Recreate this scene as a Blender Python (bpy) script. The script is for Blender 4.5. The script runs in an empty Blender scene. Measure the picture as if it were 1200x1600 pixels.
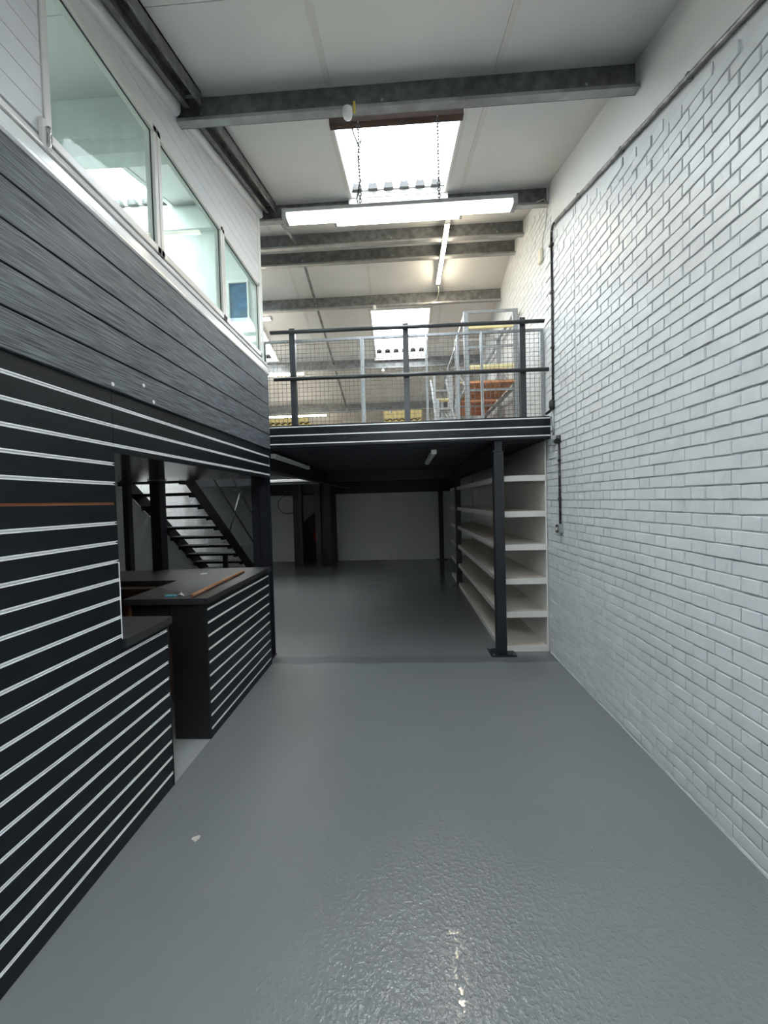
import bpy, bmesh, math, random
from mathutils import Matrix, Vector
random.seed(7)
SC = bpy.context.scene
COL = SC.collection

# ------------------------------------------------------------------ camera
F, YAW, PITCH, ROLL, CH = 630.658, 0.0500861, 0.0274033, 0.0269935, 1.787278
cy_, sy_, cp_, sp_ = math.cos(YAW), math.sin(YAW), math.cos(PITCH), math.sin(PITCH)
fwd = Vector((-sy_*cp_, cy_*cp_, -sp_)); rt0 = Vector((cy_, sy_, 0)); dn0 = fwd.cross(rt0)
c_, s_ = math.cos(ROLL), math.sin(ROLL)
rt = c_*rt0 + s_*dn0; dn = -s_*rt0 + c_*dn0
cam_d = bpy.data.cameras.new('camera'); cam = bpy.data.objects.new('camera', cam_d); COL.objects.link(cam)
cam_d.sensor_fit = 'VERTICAL'; cam_d.sensor_height = 24.0; cam_d.lens = 24.0*F/1600; cam_d.clip_start = 0.05
M = Matrix.Identity(4)
for i in range(3):
    M[i][0] = rt[i]; M[i][1] = -dn[i]; M[i][2] = -fwd[i]
M[2][3] = CH
cam.matrix_world = M
SC.camera = cam

# ------------------------------------------------------------------ world, exposure
W = bpy.data.worlds.new('overcast_sky'); SC.world = W; W.use_nodes = True
bg = W.node_tree.nodes['Background']; bg.inputs[0].default_value = (0.90, 0.955, 1.0, 1); bg.inputs[1].default_value = 17.5
SC.view_settings.view_transform = 'Standard'; SC.view_settings.look = 'None'
SC.view_settings.gamma = 1; SC.view_settings.use_curve_mapping = False
SC.view_settings.exposure = 0.0
LAMP = 85.0; LAMP_FRONT = 15.0; LAMP_LEFT = 62.0

# room constants
XR, XL, XO = 1.64, -1.52, -4.65       # right wall, left partition, outer left wall
YF, YB = -3.4, 12.2                   # front wall behind the camera, back wall
YM = 4.546                            # mezzanine edge
ZD0, ZD1 = 2.43, 2.66                 # deck underside and top
YR, ZR, SN, SFAR = 5.646, 5.431, 0.271, 0.277
def zc(y): return ZR + SN*(y-YR) if y < YR else ZR - SFAR*(y-YR)
SKY_UP_ADDED = (5.95, 6.58); SKY_BACK_ADDED = (-3.0, 0.75); SKY_NEAR = (3.0, 4.50); SKY_FAR = (6.98, 8.25); SKY_LOW = (10.35, 11.8)  # the up and back openings are out of view, added for extra light
SKX = [(-0.5, 0.54), (-3.5, -2.47)]; SKXF = [(-0.5, 0.54), (-4.60, -2.47)]  # far left opening widened out of view to brighten the stair wall

def portal(name, x0, x1, y0, y1):
    l = bpy.data.lights.new(name, 'AREA'); o = bpy.data.objects.new(name, l); COL.objects.link(o)
    l.shape = 'RECTANGLE'; ym = (y0+y1)/2; sl = math.atan((zc(y1)-zc(y0))/(y1-y0))
    l.size = x1-x0; l.size_y = (y1-y0)/math.cos(sl)
    o.location = ((x0+x1)/2, ym, zc(ym)+0.30); o.rotation_euler = (sl, 0, 0); l.cycles.is_portal = True
for sxs, sys_ in (([SKXF[1]], (SKY_UP_ADDED,)), (SKX, (SKY_NEAR, SKY_BACK_ADDED)), (SKXF, (SKY_FAR, SKY_LOW))):
  for sx in sxs:
    for sy in sys_:
        portal('skylight_portal', sx[0], sx[1], sy[0], sy[1])

# ------------------------------------------------------------------ materials
def mat(name, col, rough=0.6, metal=0.0, var=0.0, vscale=4.0, bump=0.0, bscale=60.0, stretch=None, col2=None,
        spec=0.5, rvar=0.0, detail=4.0, contrast=(0.35, 0.65), coat=0.0):
    m = bpy.data.materials.new(name); m.use_nodes = True
    nt = m.node_tree; b = nt.nodes['Principled BSDF']
    b.inputs['Base Color'].default_value = (*col, 1); b.inputs['Roughness'].default_value = rough
    b.inputs['Metallic'].default_value = metal; b.inputs['Specular IOR Level'].default_value = spec
    b.inputs['Coat Weight'].default_value = coat
    g = nt.nodes.new('ShaderNodeNewGeometry'); mp = nt.nodes.new('ShaderNodeMapping')
    nt.links.new(g.outputs['Position'], mp.inputs[0])
    if stretch: mp.inputs['Scale'].default_value = stretch
    if var > 0 or col2:
        n = nt.nodes.new('ShaderNodeTexNoise'); n.inputs['Scale'].default_value = vscale; n.inputs['Detail'].default_value = detail
        nt.links.new(mp.outputs[0], n.inputs['Vector'])
        r = nt.nodes.new('ShaderNodeValToRGB')
        c2 = col2 if col2 else tuple(max(0, c*(1-var)) for c in col)
        r.color_ramp.elements[0].position = contrast[0]; r.color_ramp.elements[0].color = (*c2, 1)
        r.color_ramp.elements[1].position = contrast[1]; r.color_ramp.elements[1].color = (*col, 1)
        nt.links.new(n.outputs[0], r.inputs[0]); nt.links.new(r.outputs[0], b.inputs['Base Color'])
        if rvar:
            mr = nt.nodes.new('ShaderNodeMapRange'); mr.inputs[3].default_value = rough-rvar; mr.inputs[4].default_value = rough+rvar
            nt.links.new(n.outputs[0], mr.inputs[0]); nt.links.new(mr.outputs[0], b.inputs['Roughness'])
    if bump > 0:
        n2 = nt.nodes.new('ShaderNodeTexNoise'); n2.inputs['Scale'].default_value = bscale; n2.inputs['Detail'].default_value = 3
        nt.links.new(mp.outputs[0], n2.inputs['Vector'])
        bp = nt.nodes.new('ShaderNodeBump'); bp.inputs['Strength'].default_value = bump; bp.inputs['Distance'].default_value = 0.01
        nt.links.new(n2.outputs[0], bp.inputs['Height']); nt.links.new(bp.outputs[0], b.inputs['Normal'])
    return m

M_BRICK = mat('white_painted_brick', (0.70, 0.725, 0.735), 0.36, var=0.08, vscale=9, bump=0.22, bscale=38)
M_MORTAR = mat('white_painted_mortar', (0.65, 0.67, 0.68), 0.5, bump=0.5, bscale=70)
M_PLASTER = mat('white_wall_paint', (0.72, 0.72, 0.70), 0.6, var=0.05, vscale=1.5, bump=0.1, bscale=40)
M_CEIL = mat('ceiling_board_white', (0.70, 0.70, 0.68), 0.75, var=0.09, vscale=1.2, bump=0.12, bscale=90)
M_CEILGAP = mat('ceiling_backing', (0.45, 0.44, 0.42), 0.8)
M_STRIP = mat('joint_strip_paint', (0.60, 0.585, 0.56), 0.6)
M_GALV = mat('galvanised_purlin', (0.235, 0.24, 0.24), 0.5, metal=0.4, var=0.45, vscale=14, detail=8, bump=0.06, bscale=50)
M_GALV2 = mat('galvanised_bright', (0.42, 0.45, 0.47), 0.42, metal=0.5, var=0.25, vscale=30)
M_FLANGELIT = mat('galvanised_lit_flange', (0.42, 0.43, 0.43), 0.4, metal=0.5, var=0.25, vscale=10)  # purlin steel again, lighter to paint in the light from below
M_TIMBER = mat('dark_timber', (0.10, 0.055, 0.04), 0.8, var=0.4, vscale=20, stretch=(0.1, 1, 1))
M_SLAT = mat('black_slat_board', (0.0085, 0.011, 0.014), 0.36, var=0.25, vscale=25, stretch=(1, 0.25, 1), rvar=0.06, spec=0.30)
M_SLATBACK = mat('slat_groove', (0.01, 0.01, 0.01), 0.8)
M_ALU = mat('aluminium_insert', (0.93, 0.94, 0.94), 0.32, metal=0.08, var=0.08, vscale=30)
M_BARE = mat('bare_fibreboard_groove', (0.45, 0.16, 0.07), 0.8)
M_WORK = mat('dark_worktop', (0.035, 0.035, 0.037), 0.42, var=0.45, vscale=35, bump=0.05, bscale=120)
M_BLACK = mat('black_panel', (0.008, 0.008, 0.009), 0.5)
M_PVC = mat('white_gloss_trim', (0.78, 0.78, 0.77), 0.16, var=0.05, vscale=6, bump=0.04, bscale=9, stretch=(1, 0.4, 1))
M_FRAME = mat('window_frame_pvc', (0.62, 0.60, 0.565), 0.3)
M_BEAD = mat('window_gasket', (0.05, 0.05, 0.05), 0.6)
M_BOARD = mat('pale_grey_board', (0.62, 0.63, 0.64), 0.42, var=0.04, vscale=20, stretch=(1, 0.1, 1), bump=0.04, bscale=50)
M_STEEL = mat('navy_black_steel', (0.012, 0.014, 0.020), 0.42, var=0.3, vscale=10)
M_TREAD = mat('matt_black_tread', (0.006, 0.006, 0.008), 0.7, spec=0.2)
M_RAIL = mat('charcoal_rail_paint', (0.035, 0.041, 0.047), 0.35)
M_DECK = mat('dark_deck_underside', (0.030, 0.032, 0.042), 0.5, metal=0.2, var=0.4, vscale=3, stretch=(0.4, 4, 1))
M_DECKTOP = mat('deck_top_board', (0.30, 0.26, 0.21), 0.7)
M_SHELF = mat('white_shelf_paint', (0.74, 0.72, 0.68), 0.55, var=0.05, vscale=5, bump=0.05)
M_SHELFTOP = mat('shelf_board', (0.66, 0.60, 0.53), 0.6, var=0.10, vscale=3, stretch=(3, 0.6, 1))
M_PLY = mat('brown_plywood', (0.23, 0.10, 0.05), 0.6, var=0.3, vscale=14, stretch=(1, 1, 0.2))
M_PLYEDGE = mat('pale_plywood_edge', (0.45, 0.36, 0.26), 0.6)
M_CHIP = mat('orange_chipboard', (0.62, 0.27, 0.13), 0.75, var=0.5, vscale=28, contrast=(0.3, 0.5), stretch=(0.4, 1.2, 1))
M_CREAM = mat('cream_yellow_beam', (0.86, 0.78, 0.42), 0.45, var=0.1, vscale=8)
M_WOOD = mat('brown_pole_wood', (0.34, 0.17, 0.09), 0.55, var=0.35, vscale=40, stretch=(1, 0.1, 1))
M_WHITEPL = mat('white_plastic', (0.80, 0.80, 0.78), 0.35)
M_GREYPL = mat('grey_light_body', (0.42, 0.42, 0.40), 0.4)
M_CABLE = mat('pale_cable', (0.55, 0.52, 0.45), 0.5)
M_BCABLE = mat('black_cable', (0.02, 0.02, 0.02), 0.5)
M_CHROME = mat('key_metal', (0.7, 0.7, 0.7), 0.25, metal=1.0)
M_TEAL = mat('teal_key_tag', (0.03, 0.35, 0.45), 0.4)
M_YTAG = mat('yellow_tie', (0.75, 0.58, 0.08), 0.5)
M_RED = mat('red_cylinder_paint', (0.45, 0.01, 0.01), 0.3)
M_CONDUIT = mat('worn_grey_conduit', (0.34, 0.34, 0.35), 0.4, metal=0.3, col2=(0.10, 0.10, 0.105), vscale=16)
M_DCOND = mat('dark_conduit', (0.035, 0.03, 0.032), 0.4, metal=0.3, col2=(0.35, 0.33, 0.31), vscale=40, contrast=(0.60, 0.66))
for e in (0, 1): pass
_r = [n for n in M_DCOND.node_tree.nodes if n.type == 'VALTORGB'][0].color_ramp
_r.elements[0].color = (0.03, 0.027, 0.03, 1); _r.elements[1].color = (0.30, 0.28, 0.27, 1)
M_BLUE = mat('blue_film_pane', (0.05, 0.17, 0.33), 0.2, var=0.4, vscale=10)
M_GOLD = None

def grain_material():
    m = bpy.data.materials.new('charcoal_wood_grain_cladding'); m.use_nodes = True
    nt = m.node_tree; b = nt.nodes['Principled BSDF']; b.inputs['Roughness'].default_value = 0.48; b.inputs['Specular IOR Level'].default_value = 0.3
    g = nt.nodes.new('ShaderNodeNewGeometry'); mp = nt.nodes.new('ShaderNodeMapping'); mp.inputs['Scale'].default_value = (1, 0.02, 1)
    nt.links.new(g.outputs['Position'], mp.inputs[0])
    n = nt.nodes.new('ShaderNodeTexNoise'); n.inputs['Scale'].default_value = 230; n.inputs['Detail'].default_value = 2; n.inputs['Distortion'].default_value = 0.2
    nt.links.new(mp.outputs[0], n.inputs['Vector'])
    r = nt.nodes.new('ShaderNodeValToRGB'); r.color_ramp.elements[0].position = 0.42; r.color_ramp.elements[1].position = 0.60
    r.color_ramp.elements[0].color = (0.040, 0.048, 0.057, 1); r.color_ramp.elements[1].color = (0.150, 0.168, 0.190, 1)
    nt.links.new(n.outputs[0], r.inputs[0]); nt.links.new(r.outputs[0], b.inputs['Base Color'])
    bp = nt.nodes.new('ShaderNodeBump'); bp.inputs['Strength'].default_value = 0.5; bp.inputs['Distance'].default_value = 0.004
    nt.links.new(n.outputs[0], bp.inputs['Height']); nt.links.new(bp.outputs[0], b.inputs['Normal'])
    return m
M_CLAD = grain_material()

def soffit_material():
    m = mat('gloss_soffit_panel', (0.10, 0.095, 0.09), 0.12, col2=(0.03, 0.03, 0.03), vscale=9, stretch=(0.5, 5, 1), bump=0.12, bscale=6)
    return m
M_SOFFIT = soffit_material()

def floor_material():
    m = bpy.data.materials.new('grey_epoxy_floor'); m.use_nodes = True
    nt = m.node_tree; b = nt.nodes['Principled BSDF']; L = nt.links
    g = nt.nodes.new('ShaderNodeNewGeometry'); sep = nt.nodes.new('ShaderNodeSeparateXYZ'); L.new(g.outputs['Position'], sep.inputs[0])
    def noise(sc, det=3, vec=None):
        n = nt.nodes.new('ShaderNodeTexNoise'); n.inputs['Scale'].default_value = sc; n.inputs['Detail'].default_value = det
        L.new(g.outputs['Position'], n.inputs['Vector']); return n
    def math_(op, a, b_=None, clamp=False):
        q = nt.nodes.new('ShaderNodeMath'); q.operation = op; q.use_clamp = clamp
        for i, v in enumerate((a, b_)):
            if v is None: continue
            if isinstance(v, (int, float)): q.inputs[i].default_value = v
            else: L.new(v, q.inputs[i])
        return q.outputs[0]
    edge = noise(3.0, 4)
    def mix(fac, c1, c2):
        q = nt.nodes.new('ShaderNodeMix'); q.data_type = 'RGBA'
        if hasattr(fac, 'links'): L.new(fac, q.inputs[0])
        else: q.inputs[0].default_value = fac
        for v, i in ((c1, 6), (c2, 7)):
            if isinstance(v, tuple): q.inputs[i].default_value = (*v, 1)
            else: L.new(v, q.inputs[i])
        return q.outputs[2]
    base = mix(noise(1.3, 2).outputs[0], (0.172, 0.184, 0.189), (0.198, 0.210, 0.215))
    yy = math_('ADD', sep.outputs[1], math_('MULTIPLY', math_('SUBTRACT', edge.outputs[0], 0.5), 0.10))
    c1 = mix(math_('GREATER_THAN', yy, 4.60), base, (0.155, 0.163, 0.167))      # second coat beyond the joint, darkened to carry shade under the deck
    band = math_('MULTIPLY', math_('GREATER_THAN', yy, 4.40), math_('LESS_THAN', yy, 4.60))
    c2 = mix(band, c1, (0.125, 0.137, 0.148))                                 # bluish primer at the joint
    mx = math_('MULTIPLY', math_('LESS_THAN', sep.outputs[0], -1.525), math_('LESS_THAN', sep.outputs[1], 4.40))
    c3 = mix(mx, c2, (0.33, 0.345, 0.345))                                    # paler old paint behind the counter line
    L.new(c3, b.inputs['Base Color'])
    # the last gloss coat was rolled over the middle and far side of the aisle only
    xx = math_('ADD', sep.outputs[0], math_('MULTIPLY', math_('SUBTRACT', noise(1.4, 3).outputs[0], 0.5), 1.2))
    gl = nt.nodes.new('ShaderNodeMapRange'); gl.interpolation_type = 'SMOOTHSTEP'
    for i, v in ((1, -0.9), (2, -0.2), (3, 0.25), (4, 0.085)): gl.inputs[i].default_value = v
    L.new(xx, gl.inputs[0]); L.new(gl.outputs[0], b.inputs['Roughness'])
    def ramp(src, lo, hi, a, c):
        q = nt.nodes.new('ShaderNodeMapRange'); q.interpolation_type = 'SMOOTHSTEP'
        for i, v in ((1, lo), (2, hi), (3, a), (4, c)): q.inputs[i].default_value = v
        L.new(src, q.inputs[0]); return q.outputs[0]
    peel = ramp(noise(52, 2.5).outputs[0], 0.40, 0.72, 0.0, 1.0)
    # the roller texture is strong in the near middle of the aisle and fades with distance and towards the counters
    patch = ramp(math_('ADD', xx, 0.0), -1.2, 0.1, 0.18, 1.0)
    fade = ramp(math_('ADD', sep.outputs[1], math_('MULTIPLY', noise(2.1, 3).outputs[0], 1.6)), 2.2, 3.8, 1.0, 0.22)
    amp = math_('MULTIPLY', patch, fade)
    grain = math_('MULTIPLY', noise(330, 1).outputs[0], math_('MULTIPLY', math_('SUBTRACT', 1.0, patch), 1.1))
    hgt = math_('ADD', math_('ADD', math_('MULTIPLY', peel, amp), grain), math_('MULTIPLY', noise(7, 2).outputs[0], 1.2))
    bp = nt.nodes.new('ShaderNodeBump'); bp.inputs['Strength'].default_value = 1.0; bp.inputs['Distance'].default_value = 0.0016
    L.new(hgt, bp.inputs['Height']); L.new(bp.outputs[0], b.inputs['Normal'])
    return m
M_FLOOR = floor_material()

def glass_material(name, tint, refl):
    m = bpy.data.materials.new(name); m.use_nodes = True; nt = m.node_tree; nt.nodes.clear()
    o = nt.nodes.new('ShaderNodeOutputMaterial'); t = nt.nodes.new('ShaderNodeBsdfTransparent'); t.inputs[0].default_value = (*tint, 1)
    g = nt.nodes.new('ShaderNodeBsdfGlossy'); g.inputs['Roughness'].default_value = 0.02
    n = nt.nodes.new('ShaderNodeTexNoise'); n.inputs['Scale'].default_value = 2.5; n.inputs['Detail'].default_value = 5
    d = nt.nodes.new('ShaderNodeBsdfDiffuse'); d.inputs[0].default_value = (0.6, 0.72, 0.72, 1)
    r = nt.nodes.new('ShaderNodeValToRGB'); r.color_ramp.elements[0].position = 0.5; r.color_ramp.elements[0].color = (0.03, 0.03, 0.03, 1)
    r.color_ramp.elements[1].position = 0.75; r.color_ramp.elements[1].color = (0.16, 0.16, 0.16, 1)
    nt.links.new(n.outputs[0], r.inputs[0])
    lw = nt.nodes.new('ShaderNodeFresnel'); lw.inputs[0].default_value = 1.45
    ge = nt.nodes.new('ShaderNodeNewGeometry'); mr = nt.nodes.new('ShaderNodeMapRange'); mr.inputs[3].default_value = 1.45; mr.inputs[4].default_value = 1/1.45
    nt.links.new(ge.outputs['Backfacing'], mr.inputs[0]); nt.links.new(mr.outputs[0], lw.inputs[0])
    mu = nt.nodes.new('ShaderNodeMath'); mu.operation = 'MULTIPLY'; mu.inputs[1].default_value = refl; nt.links.new(lw.outputs[0], mu.inputs[0])
    m1 = nt.nodes.new('ShaderNodeMixShader'); nt.links.new(r.outputs[0], m1.inputs[0]); nt.links.new(t.outputs[0], m1.inputs[1]); nt.links.new(d.outputs[0], m1.inputs[2])
    m2 = nt.nodes.new('ShaderNodeMixShader'); nt.links.new(mu.outputs[0], m2.inputs[0]); nt.links.new(m1.outputs[0], m2.inputs[1]); nt.links.new(g.outputs[0], m2.inputs[2])
    nt.links.new(m2.outputs[0], o.inputs[0]); return m
M_GLASS = glass_material('office_glass', (0.94, 0.985, 0.955), 0.2)
def grp_material(name, tint, tr=0.35):
    m = bpy.data.materials.new(name); m.use_nodes = True; nt = m.node_tree; nt.nodes.clear()
    o = nt.nodes.new('ShaderNodeOutputMaterial'); t = nt.nodes.new('ShaderNodeBsdfTransparent'); t.inputs[0].default_value = (*tint, 1)
    d = nt.nodes.new('ShaderNodeBsdfTranslucent'); d.inputs[0].default_value = (*tint, 1)
    m1 = nt.nodes.new('ShaderNodeMixShader'); m1.inputs[0].default_value = tr
    nt.links.new(t.outputs[0], m1.inputs[1]); nt.links.new(d.outputs[0], m1.inputs[2]); nt.links.new(m1.outputs[0], o.inputs[0]); return m
M_GRP = grp_material('translucent_rooflight_sheet', (0.93, 0.96, 0.97))
M_GRPY = grp_material('yellowed_rooflight_sheet', (0.060, 0.047, 0.020), 0.5)
M_FILL = mat('grey_profile_filler', (0.05, 0.05, 0.05), 0.8)
def emit(name, col, s):
    m = bpy.data.materials.new(name); m.use_nodes = True; nt = m.node_tree; nt.nodes.clear()
    o = nt.nodes.new('ShaderNodeOutputMaterial'); e = nt.nodes.new('ShaderNodeEmission'); e.inputs[0].default_value = (*col, 1); e.inputs[1].default_value = s
    nt.links.new(e.outputs[0], o.inputs[0]); return m
M_LAMP = emit('lit_tube', (1.0, 0.86, 0.64), LAMP)
M_LAMPL = emit('lit_tube_left', (1.0, 0.90, 0.74), LAMP_LEFT)
M_LAMPF = emit('lit_tube_front', (1.0, 0.92, 0.78), LAMP_FRONT)

# ------------------------------------------------------------------ mesh helpers
class MB:
    def __init__(s): s.v = []; s.f = []; s.sm = []
    def quadbox(s, p):            # 8 points: bottom ring of four, top ring of four
        n = len(s.v); s.v += [tuple(q) for q in p]
        for f in ((3,2,1,0),(4,5,6,7),(0,1,5,4),(1,2,6,5),(2,3,7,6),(3,0,4,7)):
            s.f.append(tuple(n+i for i in f)); s.sm.append(False)
        return s
    def box(s, x0, x1, y0, y1, z0, z1, c=0.0):
        if x1 < x0: x0, x1 = x1, x0
        if y1 < y0: y0, y1 = y1, y0
        if z1 < z0: z0, z1 = z1, z0
        if c <= 0:
            return s.quadbox([(x0,y0,z0),(x1,y0,z0),(x1,y1,z0),(x0,y1,z0),(x0,y0,z1),(x1,y0,z1),(x1,y1,z1),(x0,y1,z1)])
        bm = bmesh.new(); bmesh.ops.create_cube(bm, size=1)
        for v in bm.verts: v.co = Vector(((x0+x1)/2+v.co.x*(x1-x0), (y0+y1)/2+v.co.y*(y1-y0), (z0+z1)/2+v.co.z*(z1-z0)))
        bmesh.ops.bevel(bm, geom=bm.edges[:], offset=c, segments=2, affect='EDGES', profile=0.5)
        n = len(s.v); s.v += [tuple(v.co) for v in bm.verts]
        bm.verts.index_update()
        for f in bm.faces: s.f.append(tuple(n+v.index for v in f.verts)); s.sm.append(False)
        bm.free(); return s
    def tube(s, pts, r, n=8, cap=True, smooth=True):
        pts = [Vector(p) for p in pts]; rings = []
        up = None
        for i, p in enumerate(pts):
            d = (pts[min(i+1, len(pts)-1)] - pts[max(i-1, 0)]).normalized()
            if up is None:
                up = Vector((0,0,1)) if abs(d.z) < 0.9 else Vector((1,0,0))
            a = d.cross(up).normalized(); b = a.cross(d).normalized(); up = b
            rr = r[i] if isinstance(r, (list, tuple)) else r
            k = len(s.v)
            for j in range(n):
                t = 2*math.pi*j/n; s.v.append(tuple(p + a*(rr*math.cos(t)) + b*(rr*math.sin(t))))
            rings.append(k)
        for i in range(len(rings)-1):
            for j in range(n):
                a, b = rings[i], rings[i+1]; k = (j+1) % n
                s.f.append((a+j, a+k, b+k, b+j)); s.sm.append(smooth)
        if cap:
            s.f.append(tuple(rings[0]+j for j in range(n-1, -1, -1))); s.sm.append(False)
            s.f.append(tuple(rings[-1]+j for j in range(n))); s.sm.append(False)
        return s
    def bar(s, a, b, w, h, up=(0,0,1)):     # rectangular bar from a to b; w across, h along up
        a, b, up = Vector(a), Vector(b), Vector(up); d = (b-a).normalized(); x = d.cross(up).normalized(); u = x.cross(d).normalized()
        P = []
        for e in (a, b):
            P.append([e - x*w/2 - u*h/2, e + x*w/2 - u*h/2, e + x*w/2 + u*h/2, e - x*w/2 + u*h/2])
        return s.quadbox(P[0] + P[1])
    def extrude_x(s, prof, x0, x1, closed=True):    # prof of (y,z)
        n = len(s.v); k = len(prof)
        s.v += [(x0, y, z) for y, z in prof] + [(x1, y, z) for y, z in prof]
        for i in range(k if closed else k-1):
            j = (i+1) % k; s.f.append((n+i, n+j, n+k+j, n+k+i)); s.sm.append(False)
        if closed:
            s.f.append(tuple(n+i for i in range(k-1, -1, -1))); s.f.append(tuple(n+k+i for i in range(k))); s.sm += [False, False]
        return s
    def extrude_path(s, prof, a, b):     # prof of (x,z) swept from a to b (offsets)
        n = len(s.v); k = len(prof); a, b = Vector(a), Vector(b)
        s.v += [tuple(a + Vector((x, 0, z))) for x, z in prof] + [tuple(b + Vector((x, 0, z))) for x, z in prof]
        for i in range(k):
            j = (i+1) % k; s.f.append((n+i, n+j, n+k+j, n+k+i)); s.sm.append(False)
        s.f.append(tuple(n+i for i in range(k-1, -1, -1))); s.f.append(tuple(n+k+i for i in range(k))); s.sm += [False, False]
        return s
    def mesh(s, name, m):
        me = bpy.data.meshes.new(name); me.from_pydata(s.v, [], s.f); me.materials.append(m)
        me.polygons.foreach_set('use_smooth', s.sm)
        bm = bmesh.new(); bm.from_mesh(me); bmesh.ops.recalc_face_normals(bm, faces=bm.faces[:]); bm.to_mesh(me); bm.free()
        me.update(); return me
    def build(s, name, m, parent=None, loc=None, kind=None):
        o = bpy.data.objects.new(name, s.mesh(name, m)); COL.objects.link(o)
        if parent is not None:
            o.parent = parent
            if loc is None and abs_of(parent).length > 0: o.location = -abs_of(parent)
        if loc is not None: o.location = loc
        if kind: o['kind'] = kind
        return o
def abs_of(o):
    v = Vector(o.location)
    while o.parent is not None: o = o.parent; v = v + Vector(o.location)
    return v
def tag(o, label=None, cat=None, group=None, kind=None):
    if label: o['label'] = label
    if cat: o['category'] = cat
    if group: o['group'] = group
    if kind: o['kind'] = kind
    return o
def thing(name, label, cat, loc=(0,0,0), group=None):
    o = bpy.data.objects.new(name, None); COL.objects.link(o); o.location = loc; o.empty_display_size = 0.1
    return tag(o, label, cat, group)
def struct(name, mb, m): return mb.build(name, m, kind='structure')
def plain(o, d):      # put the origin of a one-mesh thing at its base without moving it
    d = Vector(d)
    for v in o.data.vertices: v.co = v.co - d
    o.location = d; return o
def copy_part(o, parent, loc=None, rot=None):
    c = o.copy(); COL.objects.link(c); c.parent = parent
    if loc is not None: c.location = loc
    if rot is not None: c.rotation_euler = rot
    return c

# ------------------------------------------------------------------ structure: floor, walls, roof
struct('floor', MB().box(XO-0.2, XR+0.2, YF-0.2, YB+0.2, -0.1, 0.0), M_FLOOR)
wr = struct('wall_right', MB().box(XR, XR+0.2, YF-0.2, YB+0.2, 0, 5.9), M_MORTAR)
struct('wall_back', MB().box(XO, XR, YB, YB+0.2, 0, 5.0), M_PLASTER)
struct('wall_front', MB().box(XO, XR, YF-0.2, YF, 0, 5.0), M_PLASTER)
M_BRICKLIT = mat('lit_white_brick_paint', (0.84, 0.86, 0.88), 0.4, bump=0.2, bscale=38)  # white brick paint lifted so stairwell daylight sits in the colour
wo = struct('wall_outer_left', MB().box(XO-0.2, XO, YF-0.2, YB+0.2, 0, 5.9), M_BRICKLIT)

# painted plaster band above the sloping conduit line on the right wall
def zcond(y): return 3.942 + 0.2785*(y-1.918)
mb = MB(); y0, y1 = YF, 4.42
mb.quadbox([(XR-0.012,y0,zcond(y0)+0.01),(XR,y0,zcond(y0)+0.01),(XR,y1,zcond(y1)+0.01),(XR-0.012,y1,zcond(y1)+0.01),
            (XR-0.012,y0,zc(y0)+0.03),(XR,y0,zc(y0)+0.03),(XR,y1,zc(y1)+0.03),(XR-0.012,y1,zc(y1)+0.03)])
mb.build('plaster_band', M_PLASTER, wr)

# --- bricks: Flemish bond read off the photograph
Y0B, ZAB, JOINT = 2.60367, 1.78388, 0.0095
def brick_mesh(L, Hh, seed, dep=0.011):
    rnd = random.Random(seed); c = 0.0020
    per = []
    nx = 4 if L > 0.15 else 2
    def j(): return rnd.uniform(-0.0022, 0.0022)
    for i in range(nx): per.append((-L/2 + L*i/nx, -Hh/2 + j()))
    per.append((L/2, -Hh/2+j()))
    for i in range(0, nx+1): per.append((L/2 - L*i/nx, Hh/2 + j()))
    per[0] = (per[0][0]+j()+0.001, per[0][1]); k = len(per)
    V = []; Fc = []
    rx = 0.004
    for d, ins in ((0.0, 0.0), (dep-0.002, 0.0), (dep, c)):
        for (a, b) in per:
            sa = (1 if a > 0 else -1) * min(abs(a), L/2) ; q = 1 - ins/(L/2); w = 1 - ins/(Hh/2)
            V.append((-d, a*q, b*w))
    for r in (0, 1):
        for i in range(k):
            n2 = (i+1) % k; Fc.append((r*k+i, r*k+n2, (r+1)*k+n2, (r+1)*k+i))
    Fc.append(tuple(2*k+i for i in range(k)))
    me = bpy.data.meshes.new('brick'); me.from_pydata(V, [], Fc); me.materials.append(M_BRICK)
    bm = bmesh.new(); bm.from_mesh(me); bmesh.ops.recalc_face_normals(bm, faces=bm.faces[:])
    # make sure the face looks into the room (-x)
    big = max(bm.faces, key=lambda f: f.calc_area())
    if big.normal.x > 0: bmesh.ops.reverse_faces(bm, faces=bm.faces[:])
    bm.to_mesh(me); bm.free(); return me, V, Fc
SLEN, HLEN = 0.225-JOINT, 0.1125-JOINT
VAR_S = [brick_mesh(SLEN, 0.075-JOINT, 100+i) for i in range(7)]
VAR_H = [brick_mesh(HLEN, 0.075-JOINT, 200+i) for i in range(6)]
def project(p):
    d = Vector(p) - Vector((0, 0, CH)); z = d.dot(fwd)
    if z < 0.1: return None
    return (600 + F*d.dot(rt)/z, 800 + F*d.dot(dn)/z, z)
def course_bricks(ylo, yhi, kz):
    out = []; off = 0.0 if kz % 2 == 0 else 0.16875
    n0 = int((Y0B-off-yhi)/0.3375)-2; n1 = int((Y0B-off-ylo)/0.3375)+2
    for n in range(n0, n1+1):
        b = Y0B - off - n*0.3375
        out.append((b-0.225, b, 'S')); out.append((b-0.3375, b-0.225, 'H'))
    return [o for o in out if o[0] >= ylo and o[1] <= yhi]
JY = 3.87
cand = []
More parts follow.
